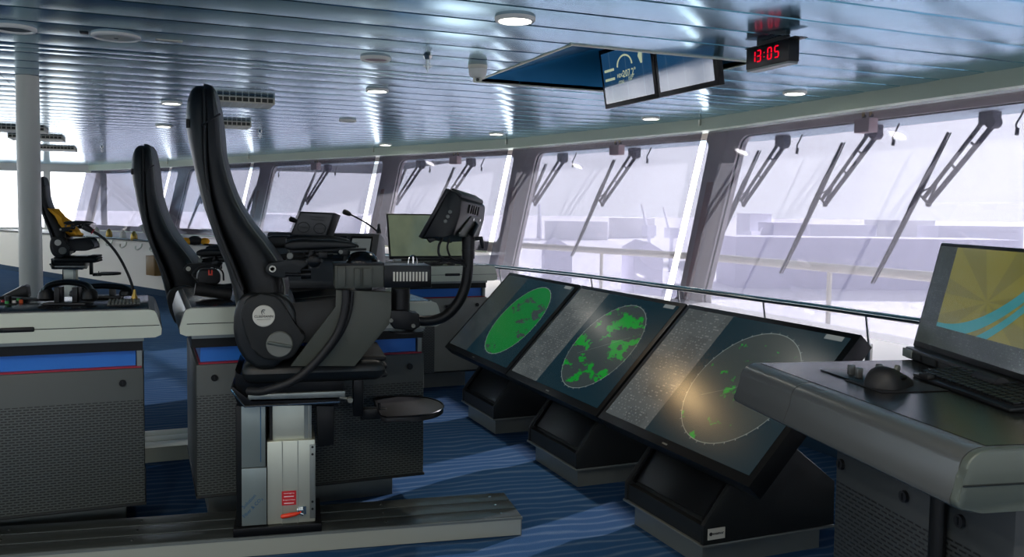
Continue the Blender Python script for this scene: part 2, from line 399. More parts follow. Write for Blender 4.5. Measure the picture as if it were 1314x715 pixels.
for a, b in (((-6.6, -8, 2.432), (6, RY0-.01, 2.45)), ((-6.6, RY1+.01, 2.432), (6, 24.4, 2.45)), ((-6.6, RY0-.01, 2.432), (RX0-.01, RY1+.01, 2.45)), ((RX1+.01, RY0-.01, 2.432), (6, RY1+.01, 2.45))): bk.span(a, b)
part('backing_sheet', bk, 'groove', ceiling)
# recess: a wedge rising towards the bow, far and near cheeks, end plate
rs = MB(); SZ = (2.731-2.4)/(3.396-RX0)
zt = ZC+.02 + SZ*(RX1-RX0)
rs.ext([(RX0, RY1, ZC+.004), (RX1, RY1, ZC+.004), (RX1, RY1, zt), (RX0, RY1, ZC+.02)], (0, .02, 0))
rs.ext([(RX0, RY0, ZC+.004), (RX1, RY0, ZC+.004), (RX1, RY0, zt), (RX0, RY0, ZC+.02)], (0, -.02, 0))
rs.span((RX1, RY0, ZC+.004), (RX1+.02, RY1, zt))
part('recess_lining', rs, 'recess', ceiling)
rp = MB()
for k in range(5):
    ya, yb = RY0+.0+.332*k, RY0+.332*(k+1)-.012
    rp.loft([[(RX0, ya, ZC+.004), (RX0, yb, ZC+.004), (RX0, yb, ZC+.02), (RX0, ya, ZC+.02)], [(RX1, ya, zt-.02), (RX1, yb, zt-.02), (RX1, yb, zt), (RX1, ya, zt)]])
part('recess_plank', rp, 'ceil', ceiling)
rr = MB()
for a, b in (((RX0-.012, RY0-.012, ZC-.006), (RX1+.012, RY0, ZC+.01)), ((RX0-.012, RY1, ZC-.006), (RX1+.012, RY1+.012, ZC+.01)), ((RX1, RY0, ZC-.006), (RX1+.012, RY1, ZC+.01)), ((RX0-.012, RY0, ZC-.006), (RX0, RY1, ZC+.01))): rr.span(a, b)
part('recess_rim', rr, 'cream', ceiling)

# ---- front windows: leaning facets, steel frame outside, sunscreen film inside
def facet(i):
    a, b = V((*J[i], 0)), V((*J[i+1], 0)); d = (b-a); L = d.length; d.normalize(); n = V((d.y, -d.x, 0))
    def F(s, z, out=0): return a + d*s + n*(out + TILT*(z-2.29)) + V((0, 0, z))
    return F, L, d, n
WNAME = {0: 'outside the photograph on the right', 1: 'outside the photograph on the right', 2: 'beyond the right edge'}
def rrect(s0, s1, z0, z1, r, k=5):
    P = []
    for cx, cz, a0 in ((s1-r, z1-r, 0), (s0+r, z1-r, 90), (s0+r, z0+r, 180), (s1-r, z0+r, 270)):
        for j in range(k): t = math.radians(a0+90*j/(k-1)); P.append((cx+r*math.cos(t), cz+r*math.sin(t)))
    return P
def outer_ring(inner, s0, s1, z0, z1):
    cs, cz = (s0+s1)/2, (z0+z1)/2; out = []; n = len(inner)//4
    cor = [(s1, z1), (s0, z1), (s0, z0), (s1, z0)]
    for q in range(4):
        for j in range(n): out.append(cor[q])
    return out
wnum = 0
for i in range(len(J)-1):
    F, L, d, n = facet(i); wnum += 1
    zb = .42 if i < 4 else .9
    inn = rrect(.2, L-.2, zb+.06, 2.225, .11); out = outer_ring(inn, -.06, L+.06, zb-.35, 2.52)
    mb = MB()
    rings = [[F(s, z, .30) for s, z in out], [F(s, z, .30) for s, z in inn], [F(s, z, .40) for s, z in inn], [F(s, z, .40) for s, z in out]]
    rv = [[mb.bm.verts.new(p) for p in r] for r in rings]; k = len(inn)
    for a, b in zip(rv, rv[1:]+rv[:1]):
        for q in range(k): mb.face([a[q], a[(q+1) % k], b[(q+1) % k], b[q]])
    bmesh.ops.remove_doubles(mb.bm, verts=mb.bm.verts[:], dist=1e-4)
    w = struct('window_%d' % wnum, mb, 'steelwall')
    g = MB(); g.ext([F(s, z, .345) for s, z in rrect(.16, L-.16, zb+.02, 2.265, .11)], n*.012); part('glass', g, 'glass', w)
    gk = MB()
    ring = rrect(.2, L-.2, zb+.06, 2.225, .11)
    gk.tube([F(s, z, .335) for s, z in ring+ring[:1]], .012, 6); part('gasket', gk, 'rubber', w)
    if 2 < i < 7: mb = MB(); mb.ext([F(.03, .5, .292), F(.115, .5, .292), F(.115, 1.75, .292), F(.03, 1.75, .292)], n*.008); part('reddish_strip', mb, 'reddish', w)  # narrow reddish strip on the lower inner face of these windows
    # overhanging eave outside, trim above the blinds inside
    e = MB(); e.ext([F(0, 2.225, .40), F(L, 2.225, .40), F(L, 2.225, .92)+d*.12, F(0, 2.225, .92)-d*.12], (0, 0, .14)); part('eave', e, 'eave', w)
    t = MB()
    t.loft([[F(s, 2.29, o)+V((0, 0, dz)) for o, dz in ((-.075, -.012), (.055, -.03), (.055, .125), (-.06, .115))] for s in (-.015, L+.015)])
    struct('trim_%d' % wnum, t, 'trim')
    h = MB(); h.loft([[F(s, 2.29, o)+V((0, 0, dz)) for o, dz in ((.055, .10), (.36, .10), (.36, .125), (.055, .125))] for s in (-.02, L+.02)])
    part('soffit', h, 'steelwall', w)
# labels of windows seen in the photograph, counted from the right of the picture
ORD = {2: 'rightmost', 3: 'second from right', 4: 'third from right', 5: 'fourth from right', 6: 'fifth from right', 7: 'farthest'}
def bend(i):
    if i < 1 or i > len(J)-2: return 0
    return math.tan(abs(facet(i-1)[2].angle(facet(i)[2]))/2)
for i in range(0, len(J)-1):
    F, L, d, n = facet(i); zb = .45 if i < 4 else .86
    r = thing('roller_blind', 'grey see-through sunscreen blind drawn down over the %s front window' % {0: 'unseen third to the right', 1: 'unseen next to the right'}.get(i, ORD.get(i)), 'blind', F(L/2, zb), math.atan2(d.y, d.x), 'sunscreen blinds on the bridge windows')
    mb = MB(); dz_ = TILT*(2.29-zb); ia, ib = .05+dz_*bend(i), .05+dz_*bend(i+1); mb.ext([F(.05, 2.27, -.004), F(L-.05, 2.27, -.004), F(L-ib, zb, -.004), F(ia, zb, -.004)], n*.0015); part('screen_film', mb, 'film_', r)
    mb = MB(); mb.cyl(F(ia, zb, -.004), F(L-ib, zb, -.004), .011, n=10); part('bottom_bar', mb, 'alu', r)
    mb = MB(); mb.box(F(.03, 2.36, -.075), (.02, .07, .06), Matrix.Rotation(math.atan2(d.y, d.x), 3, 'Z')); part('bracket', mb, 'alu', r)
# ---- low wall lining below the windows, sill behind it
B = [(3.7, -4.6), (3.7, 7.2), (2.75, 10.4), (.36, 14.65), (-1.15, 18.1), (-2.9, 22.2), (-3.25, 23.2)]
ln = MB(); lf = MB(); sk = MB()
for i, (a, b) in enumerate(zip(B, B[1:])):
    a, b = V((*a, 0)), V((*b, 0)); d = (b-a).normalized(); n = V((d.y, -d.x, 0)); zt_ = .50 if i < 2 else .85
    ln.ext([a, b, b+n*.05, a+n*.05], (0, 0, zt_))
    sk.ext([a-n*.012, b-n*.012, b, a], (0, 0, .10))
    if i >= 2: lf.tube([a+V((0, 0, zt_+.012))-n*.012, b+V((0, 0, zt_+.012))-n*.012], .016, 8)
wf = struct('wall_front', ln, 'wall'); part('ledge_rail', lf, 'blackmet', wf)
struct('baseboard_front', sk, 'navy')
def inner(i, z):
    F, L, d, n = facet(min(i, len(J)-2)); return F(0 if i < len(J)-1 else L, z, .32)
sm = MB()
for z, bs, js in ((.50, [0, 1, 2], [(5.2, -4.6), J[3], J[4]]), (.85, [2, 3, 4, 5, 6], [J[4], J[5], J[6], J[7], J[8]])):
    for q in range(len(bs)-1):
        o = -TILT*(2.29-z)
        pa, pb = B[bs[q]], B[bs[q+1]]; ja, jb = js[q], js[q+1]
        dx = V((jb[0]-ja[0], jb[1]-ja[1], 0)).normalized(); n = V((dx.y, -dx.x, 0))*(o+.33)
        sm.ext([(pa[0], pa[1], z-.03), (pb[0], pb[1], z-.03), (jb[0]+n.x, jb[1]+n.y, z-.03), (ja[0]+n.x, ja[1]+n.y, z-.03)], (0, 0, .03))
struct('trim_20', sm, 'sill')
# ---- port end, stern and starboard walls with their windows
def banded(name, a, b, zs, ze, npan, lean=0):
    """a wall a-b with a row of window openings between heights zs and ze"""
    a, b = V(a), V(b); d = (b-a); L = d.length; d.normalize(); n = V((d.y, -d.x, 0)); mb = MB()
    mb.ext([a, b, b+n*.08, a+n*.08], (0, 0, zs)); mb.ext([a+V((0, 0, ze)), b+V((0, 0, ze)), b+n*.08+V((0, 0, ze)), a+n*.08+V((0, 0, ze))], (0, 0, 2.45-ze))
    for k in range(npan+1):
        c = a+d*(L*k/npan); q = d*.07; c = c+V((0, 0, zs)); mb.ext([c-q, c+q, c+q+n*.08, c-q+n*.08], (0, 0, ze-zs))
    w = struct(name, mb, 'wall')
    g = MB(); g.ext([a+n*.04+V((0, 0, zs)), b+n*.04+V((0, 0, zs)), b+n*.04+V((0, 0, ze)), a+n*.04+V((0, 0, ze))], n*.01); part('glass', g, 'glass', w)
    return w
banded('wall_port', (-7, 23.6, 0), (-.9, 23.6, 0), .9, 2.22, 5)
banded('wall_aft', (-6.6, -4.6, 0), (-6.6, 23.6, 0), .9, 2.1, 12)
banded('wall_starboard', (5.2, -4.6, 0), (-6.6, -4.6, 0), .6, 2.25, 4)
struct('baseboard_port', MB().span((-7, 23.585, 0), (-3.2, 23.6, .1)), 'navy')

# ================================================================== LIGHT
w = bpy.data.worlds.new('sky'); SC.world = w; w.use_nodes = True; g = NT(w); g.nt.nodes.clear()
SUN_AZ, SUN_EL = math.radians(21), math.radians(16)
sdir = V((math.cos(SUN_AZ)*math.cos(SUN_EL), math.sin(SUN_AZ)*math.cos(SUN_EL), math.sin(SUN_EL)))
tc = g.node('ShaderNodeTexCoord'); vm = g.node('ShaderNodeVectorMath', operation='DOT_PRODUCT')
g.put(vm.inputs[0], tc.outputs['Generated']); vm.inputs[1].default_value = sdir
t = g.m('MULTIPLY', g.m('ADD', vm.outputs['Value'], 1), .5)
c = g.mix(g.m('POWER', t, 4), (.95, .97, 1.08), (2.7, 2.66, 2.62))
bgn = g.node('ShaderNodeBackground'); g.put(bgn.inputs[0], c); bgn.inputs[1].default_value = 1.0
o = g.node('ShaderNodeOutputWorld'); g.put(o.inputs[0], bgn.outputs[0])
sl = bpy.data.lights.new('sun', 'SUN'); sl.energy = 14; sl.angle = math.radians(1.0); sl.color = (1, .95, .87)
so = bpy.data.objects.new('sun', sl); COL.objects.link(so); so.rotation_euler = (-sdir).to_track_quat('-Z', 'Y').to_euler(); so.location = sdir*30
SC.view_settings.view_transform = 'Standard'; SC.view_settings.look = 'None'; SC.view_settings.gamma = 1; SC.view_settings.exposure = 1.22
SC.view_settings.use_curve_mapping = False
SC.cycles.max_bounces = 8; SC.cycles.transparent_max_bounces = 16; SC.cycles.caustics_reflective = False; SC.cycles.sample_clamp_indirect = 4

# ================================================================== OUTSIDE
gm = MB(); gm.quad([(6.6, -4000, -26), (7000, -4000, -26), (7000, 7000, -26), (-7000, 7000, -26), (-7000, 40, -26), (6.6, 40, -26)])
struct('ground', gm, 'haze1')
def box_building(name, px0, px1, pytop, dist, dep, material, label, cat='building', group=None, roof=None):
    a = V((*(EYE+ray(px0, 285)*dist).xy, -26)); b = V((*(EYE+ray(px1, 285)*dist).xy, -26)); zt = (EYE+ray((px0+px1)/2, pytop)*dist).z
    d = (b-a).normalized(); n = V((-d.y, d.x, 0))*dep
    if n.dot(FW) < 0: n = -n
    t = thing(name, label, cat, (a+b)/2, 0, group)
    mb = MB(); mb.ext([a, b, b+n, a+n], (0, 0, zt+26)); part('wall', mb, material, t)
    mb = MB()
    if roof:
        zr = (EYE+ray((px0+px1)/2, roof)*dist).z
        mb.ext([a+V((0, 0, zt+26)), b+V((0, 0, zt+26)), (a+b)/2+V((0, 0, zr+26))], n)
    else: mb.ext([a-d*.3+V((0, 0, zt+26)), b+d*.3+V((0, 0, zt+26)), b+d*.3+n+V((0, 0, zt+26)), a-d*.3+n+V((0, 0, zt+26))], (0, 0, .8))
    part('roof', mb, material, t); return t
HG = 'hazy harbour buildings across the water'
bl = [(1040, 1125, 290, 600, 'haze2', None, 'long low hazy block on the skyline left of the second wiper from the right'),
      (1126, 1200, 284, 800, 'haze3', None, 'pale hazy block behind the rightmost wiper'),
      (1205, 1314, 292, 560, 'haze2', None, 'long hazy shed at the right end of the skyline'),
      (962, 990, 276, 520, 'haze2', None, 'hazy tower block beside the left wiper of the rightmost window'),
      (993, 1036, 288, 480, 'haze4', None, 'darker hazy warehouse low on the skyline by the leftmost wiper'),
      (700, 780, 285, 900, 'haze3', None, 'pale hazy block on the skyline of the second window, left part'),
      (785, 840, 281, 1000, 'haze3', None, 'pale hazy block on the skyline of the second window, right part'),
      (815, 852, 322, 260, 'haze4', 311, 'gabled hazy quay shed low in the second window near the white gap'),
      (700, 735, 318, 270, 'haze4', 308, 'gabled hazy quay shed low in the second window behind the handrail'),
      (540, 600, 279, 900, 'haze3', None, 'hazy block behind the laptop in the third window'),
      (330, 470, 277, 900, 'haze3', None, 'long hazy skyline block in the fourth window'),
      (945, 1310, 309, 330, 'haze4', None, 'long low museum hall on the quay with a sign across its front')]
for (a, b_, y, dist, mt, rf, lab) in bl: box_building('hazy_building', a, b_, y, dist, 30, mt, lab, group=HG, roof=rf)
hall = [o for o in bpy.data.objects if o.get('label', '').startswith('long low museum')][0]
p0 = EYE+ray(1095, 337)*329; dd = (ray(1180, 300)-ray(1000, 300)); dd.z = 0
part('sign_lettering', text_mb('MORSKIE CENTRUM NAUKI', 4.3, dd, (0, 0, 1), p0), 'haze3', hall, 'pale sign lettering')
def tower(name, px, ytop, dist, r, label, cat):
    p = EYE+ray(px, 285)*dist; zt = (EYE+ray(px, ytop)*dist).z
    t = thing(name, label, cat, (p.x, p.y, -26)); mb = MB(); mb.tube([(p.x, p.y, -26), (p.x, p.y, zt)], [r, r*.6], 8); part('mast', mb, 'haze2', t)
    return t, p, zt
def crane(px, ytop, dist, tipx, tipy, label):
    t, p, zt = tower('harbour_crane', px, ytop+14, dist, 1.3, label, 'crane'); t['group'] = 'hazy harbour cranes'
    q = EYE+ray(tipx, tipy)*dist; mb = MB(); mb.tube([(p.x, p.y, zt-3), q], [.9, .4], 6); part('jib', mb, 'haze2', t)
    mb = MB(); mb.box((p.x, p.y, zt), (5, 5, 5)); part('cab', mb, 'haze2', t)
crane(833, 282, 420, 823, 262, 'faint hazy harbour crane left of the white gap in the second window')
crane(862, 285, 420, 851, 266, 'faint hazy harbour crane close to the right edge of the second window')
crane(966, 290, 380, 978, 292, 'faint hazy harbour crane at the left of the rightmost window')
tower('church_spire', 692, 262, 930, 3, 'thin hazy spire on the skyline of the second window', 'tower')
tower('church_spire', 322, 262, 860, 5, 'thin hazy tower on the skyline of the fourth window', 'tower')
# railing of the deck outside
t = thing('deck_railing', 'pale deck railing outside the front windows with slanted braces', 'railing', (7.5, 6, -1.6))
pp = [onx(1314, 372, 7.5), onx(1188, 354, 7.5), onx(1050, 343, 7.5), onx(914, 332, 7.5)]
pp = [V((7.5, 1, .79)), V((7.5, 10.5, .79)), V((6.4, 15, .79)), V((4.2, 20, .79)), V((1.5, 26, .79))]
mb = MB(); mb.tube(pp, .055, 10); part('top_pipe', mb, 'pipe', t)
mb = MB(); mb.tube([p+V((0, 0, -.9)) for p in pp], .035, 8); part('lower_pipe', mb, 'pipe', t)
for a, b in zip(pp, pp[1:]):
    k = max(2, int((b-a).length/2.2))
    for q in range(k):
        p = a+(b-a)*(q/k); mb = MB(); mb.tube([p, p+V((0, 0, -2.4))], .03, 8); part('post', mb, 'pipe', t)
        if q % 2 == 0: mb = MB(); mb.tube([p+V((.05, 0, -.05)), p+(b-a).normalized()*1.3+V((.05, 0, -1.9))], .045, 8); part('brace', mb, 'pipe', t)
dk = MB(); dk.ext([(5.6, -6, -1.7), (8.2, -6, -1.7), (8.2, 10.8, -1.7), (5, 20, -1.7), (2.3, 26, -1.7), (1.5, 22, -1.7), (5.2, 9, -1.7)], (0, 0, .08)); struct('deck', dk, 'haze1')

# ---- windscreen wipers, three to a window
def wiper(F, s, d, n, label):
    O = .62
    t = thing('windscreen_wiper', label, 'wiper', F(s, 2.2, O), math.atan2(d.y, d.x), 'windscreen wipers outside the bridge windows')
    f = lambda ds, z, o=0: F(s+ds, z, O+o)
    mb = MB(); mb.box(f(0, 2.17), (.13, .10, .10), Matrix.Rotation(math.atan2(d.y, d.x), 3, 'Z'), .008); mb.cyl(f(-.06, 2.13, .02), f(-.06, 2.13, -.06), .045, n=14); part('motor_bracket', mb, 'wiper', t)
    mb = MB()
    A, Bq, C, D = (-.05, 2.12), (.40, 1.50), (.0, 2.13), (.46, 1.56)
    mb.tube([f(*A), f(*Bq)], .022, 8); mb.tube([f(.06, 2.14), f(.455, 1.55)], .018, 8)
    mb.tube([f(.07, 1.96), f(.12, 1.99)], .01, 6); mb.tube([f(.2, 1.78), f(.25, 1.82)], .01, 6); part('arm', mb, 'wiper', t)
    mb = MB(); mb.tube([f(.37, 1.5), f(.52, 1.60), f(.36, 1.66), f(.40, 1.49)], .014, 6); part('link', mb, 'wiper', t)
    P = [f(.36, 2.09), f(.46, 1.78), f(.53, 1.55), f(.66, 1.18), f(.79, .84)]
    mb = MB(); mb.tube(P, [.012, .018, .024, .018, .009], 6); mb.tube([p+n*.03 for p in P], .006, 6)
    mb.tube([f(.42, 1.9, .0), f(.455, 1.76, -.03), f(.55, 1.48, -.03), f(.60, 1.32, 0)], .01, 6); part('blade', mb, 'blade', t)
    mb = MB(); mb.tube(smooth_path([f(-.28, 2.21), f(-.26, 2.15), f(-.24, 2.10), f(-.26, 2.06)], 4), .008, 6); mb.cyl(f(-.26, 2.07), f(-.265, 2.02), .014, n=8); part('washer_nozzle', mb, 'wiper', t)
PL = ['right', 'middle', 'left']
def s_at(i, px, py, z, out):
    F, L, d, n = facet(i); return (onp(px, py, F(0, z, out), n)-F(0, z, out)).dot(d)
PIV = {3: ((813, 205), (721, 211)), 4: ((603.5, 214), (539, 217)), 5: ((420, 219), (349, 219))}
BOXP = {3: (791, 201), 4: (584, 212.6), 5: (405, 219)}
for i in (2, 3, 4, 5, 6):
    F, L, d, n = facet(i)
    ss = [1.16, 2.34, 3.57] if i == 2 else ([s_at(i, x, y, 2.12, .62) for x, y in PIV[i]] if i in PIV else [L-.9])
    for k, s in enumerate(ss):
        wiper(F, s, d, n, '%s wiper hanging outside the %s front window' % (PL[k] if len(ss) == 3 else ['right', 'left'][k] if len(ss) == 2 else 'only', ORD[i]))
    if i == 6: continue
    sb = 2.04 if i == 2 else s_at(i, *BOXP[i], 2.15, .24)
    t = thing('junction_box', 'pinkish junction box with two yellow hoses above the %s front window' % ORD[i], 'box', F(sb, 2.15, .24), math.atan2(d.y, d.x), 'junction boxes above the windows')
    rm = Matrix.Rotation(math.atan2(d.y, d.x), 3, 'Z')
    mb = MB(); mb.box(F(sb, 2.17, .24), (.17, .10, .12), rm, .006); part('housing', mb, 'pink', t)
    for q in (-.035, .045):
        mb = MB(); mb.tube(smooth_path([F(sb+q, 2.235, .24), F(sb+q, 2.30, .22), F(sb+q-.03, 2.355, .24), F(sb+q-.06, 2.37, .28)], 4), .013, 8); part('hose', mb, 'hose', t)
        mb = MB(); mb.cyl(F(sb+q, 2.225, .24), F(sb+q, 2.262, .24), .017, n=10); part('gland', mb, 'blackmet', t)
# ---- handrail in front of the windows
t = thing('handrail', 'polished steel handrail running behind the radar screens below the windows', 'handrail', (3.72, 5, .5))
hp = [V((3.76, -2, .86)), V((3.72, 3.4, .86)), V((3.66, 4.6, .86)), V((3.60, 5.6, .86)), V((3.47, 6.9, .86)), V((3.22, 8.0, .86)), V((2.95, 9.3, .86)), V((2.55, 10.9, .86))]
mb = MB(); mb.tube(smooth_path(hp, 4), .019, 12); part('rail', mb, 'steel', t)
for y in (1.2, 2.45, 3.72, 4.55, 5.45, 6.6, 8.0, 9.3):
    x = float(np.interp(y, [p.y for p in hp], [p.x for p in hp])); x0 = max(x, (3.74 if y < 7.2 else x))
    mb = MB(); mb.cyl((x+.03, y, .50), (x+.03, y, .69), .021, n=14); mb.cyl((x+.03, y, .68), (x, y, .855), .007, n=10); part('stanchion', mb, 'steel', t)
# ================================================================== CEILING FIXTURES
def lamp_at(c, col=(1, .93, .82), e=2.5, sp=100):  # serves the visible downlights and the added unseen fill lamps
    l = bpy.data.lights.new('downlight_or_fill_beam', 'AREA'); l.shape = 'DISK'; l.size = .14; l.energy = e; l.color = col; l.spread = math.radians(sp)
    o = bpy.data.objects.new('downlight_or_fill_beam', l); COL.objects.link(o); o.location = (c[0], c[1], ZC-.03)
def downlight(px, py, r, label, lens='lamp', name='downlight', group='round ceiling downlights'):
    c = onz(px, py, ZC); t = thing(name, label, 'ceiling light' if name == 'downlight' else 'speaker', c, 0, group)
    mb = MB(); mb.lathe([(r, .002), (r, -.012), (r*.94, -.020), (r*.82, -.020), (r*.78, -.012), (r*.78, .0)], c); part('trim_ring', mb, 'white', t)
    mb = MB(); mb.lathe([(0, -.010), (r*.78, -.010), (r*.78, -.004), (0, -.004)], c); part('lens', mb, lens, t)
    if lens == 'lamp': lamp_at(c)
    return t
downlight(661, 23, .105, 'lit round downlight nearest the camera, left of the red clock')
downlight(484, 115, .095, 'lit round downlight below the unlit pink ring on the ceiling')
downlight(220, 131, .095, 'lit round downlight just left of the tall black headrest')
downlight(210, 161, .095, 'lit round downlight above the rear black chair headrest')
downlight(446, 154, .095, 'dim round downlight between the ceiling vents and the hanging screens', 'knob')
downlight(495, 185, .095, 'lit round downlight close to the window trim above the curved tube')
downlight(637, 171, .095, 'lit round downlight near the window trim left of the hanging screens')
downlight(835, 151, .095, 'lit round downlight by the window trim under the hanging screens')
downlight(1020, 118, .095, 'lit round downlight rightmost of all, below the red clock')
downlight(18, 35, .115, 'round downlight with an unlit lens above the painted pillar', 'knob')
downlight(482, 74, .10, 'unlit round downlight with a pinkish lens left of the sprinkler', 'pinklens')
sp_ = bpy.data.lights.new('eyeball_spot', 'SPOT'); sp_.energy = 10; sp_.color = (1, .66, .3); sp_.spot_size = math.radians(26); sp_.spot_blend = .6; sp_.shadow_soft_size = .05
so_ = bpy.data.objects.new('eyeball_spot', sp_); COL.objects.link(so_); so_.location = onz(482, 74, ZC)+V((0, 0, -.03)); so_.rotation_euler = (V((2.14, 2.98, .63))-so_.location).to_track_quat('-Z', 'Y').to_euler()
E_ = 'ceiling loudspeakers'
c = onz(149, 46, ZC); t = thing('ceiling_speaker', 'large round beige loudspeaker flush in the ceiling between two small plates', 'speaker', c)
mb = MB(); mb.lathe([(.135, .002), (.135, -.012), (.122, -.018), (.115, -.010)], c); part('trim_ring', mb, 'white', t)
mb = MB(); mb.lathe([(0, -.014), (.06, -.013), (.116, -.009), (.116, 0), (0, 0)], c); part('grille', mb, 'vent', t)
mb = MB(); mb.box(c+V((0, 0, -.015)), (.022, .012, .004)); part('badge', mb, 'ventdark', t)
for px, py, w_, lab, mt in ((108, 42, .045, 'tiny dark sign plate on the ceiling left of the loudspeaker', 'dark'), (217, 52, .15, 'pale narrow sign plate on the ceiling right of the loudspeaker', 'vent')):
    c = onz(px, py, ZC); mb = MB(); mb.box(c+V((0, 0, -.002)), (w_, .055, .006), bev=.002); solo('ceiling_plate', mb, mt, lab, 'plate')
# added unseen fill lamps without fixtures, brightening the interior and far carpet
for lx, ly in ((-.6, .9), (-2.6, 2.6), (.1, -1.6), (-1.6, -.6), (-1.3, 1.6), (.6, .3), (-3.0, .2), (-4.2, 6.0), (-4.2, 11.0), (-3.4, 14.5), (-3.8, 18.0), (-4.6, 21.0)): lamp_at((lx, ly, ZC), e=9, sp=150)
# smoke detector and sprinklers
c = onz(613, 84, ZC); t = thing('smoke_detector', 'white domed smoke detector on the ceiling left of the screen recess', 'smoke detector', c)
mb = MB(); mb.lathe([(.066, .002), (.066, -.02), (.060, -.024)], c); part('base', mb, 'vent', t)
mb = MB(); mb.lathe([(.060, -.022), (.062, -.045), (.055, -.07), (.036, -.085), (.03, -.085)], c); part('housing', mb, 'white', t)
for k in range(4):
    a = k*PI/2+.4; mb = MB(); mb.box(c+V((.032*math.cos(a), .032*math.sin(a), -.094)), (.012, .012, .022)); part('vane', mb, 'vent', t)
mb = MB(); mb.ball(c+V((0, 0, -.096)), .012); part('sensor', mb, 'ventdark', t)
def sprinkler(px, py, lab):
    c = onz(px, py, ZC); t = thing('sprinkler_head', lab, 'sprinkler', c, 0, 'brass sprinkler heads')
    mb = MB(); mb.lathe([(.03, .002), (.022, -.02), (.014, -.024), (.014, -.04)], c); part('cap', mb, 'steel', t)
    mb = MB(); mb.tube([c+V((-.014, 0, -.04)), c+V((-.022, 0, -.06)), c+V((-.006, 0, -.085))], .004, 6); mb.tube([c+V((.014, 0, -.04)), c+V((.022, 0, -.06)), c+V((.006, 0, -.085))], .004, 6); mb.cyl(c+V((0, 0, -.04)), c+V((0, 0, -.10)), .008, n=10); part('frame', mb, 'steel', t)
    mb = MB(); mb.lathe([(.03, -.064), (.03, -.067), (.005, -.069)], c); part('deflector', mb, 'steel', t)
sprinkler(549, 72, 'metal sprinkler head between the pink ring and the smoke detector')
sprinkler(334, 168, 'small sprinkler head beyond the two slotted ceiling vents'); sprinkler(131, 188, 'dark distant sprinkler head left of the rear chair headrest')
# slotted air vents
def vent(px0, px1, py, wid, lab, drop=.03):
    a, b = onz(px0, py, ZC), onz(px1, py, ZC); b = a+V(((b-a).dot(V((1, 0, 0))), 0, 0)); L = b.x-a.x
    t = thing('ceiling_vent', lab, 'vent', (a+b)/2, 0, 'slotted ceiling vents')
    fr = MB(); y0 = a.y; z = ZC-drop
    fr.span((a.x, y0, z), (b.x, y0+wid, z+.006)); fr.span((a.x, y0, ZC-.006), (b.x, y0+.01, ZC+.002)); fr.span((a.x, y0-.004, z-.004), (b.x, y0+.004, z+.008))
    for x in (a.x, b.x): fr.span((x-.006, y0-.004, z-.004), (x+.006, y0+wid, ZC+.002))
    part('housing', fr, 'vent', t)
    mb = MB(); mb.span((a.x+.006, y0+.02, z+.006), (b.x-.006, y0+.025, ZC)); part('dark_gap', mb, 'ventdark', t)
    n = max(6, int(L/.05))
    for k in range(1, n): x = a.x+L*k/n; mb = MB(); mb.span((x-.004, y0, z), (x+.004, y0+.02, ZC)); part('fin', mb, 'vent', t)
    for k in range(1, n): x = a.x+L*(k-.5)/n; mb = MB(); mb.span((x-.002, y0+.02, z-.003), (x+.002, y0+wid-.02, z)); part('louvre', mb, 'white', t)
vent(278, 357, 122, .45, 'long slotted ceiling vent right beside the tall headrest', .05)
vent(286, 324, 155, .45, 'shorter slotted ceiling vent farther off, right of the tall headrest', .05)
vent(10, 76, 172, .6, 'slotted ceiling vent right of the painted pillar, nearest of the far three', .045); vent(46, 93, 187, .7, 'slotted ceiling vent right of the painted pillar, farthest of the far three', .045); vent(-30, 52, 160, .5, 'slotted ceiling vent mostly behind the painted pillar', .045)
# pillar
c = (onz(9, 92, ZC)+onz(42, 95, ZC))/2; r = (onz(42, 95, ZC)-onz(9, 92, ZC)).length/2
c += V((.03, .16, 0)); c.z = 0
t = thing('pillar', 'round cream painted steel pillar at the left, floor to ceiling', 'pillar', c)
mb = MB(); mb.cyl(c, c+V((0, 0, ZC)), r*.97, n=48); part('shaft', mb, 'pole', t)
mb = MB(); mb.lathe([(r*1.15, 0), (r*1.15, .03), (r, .05)], c, n=48); part('base_ring', mb, 'navy', t)

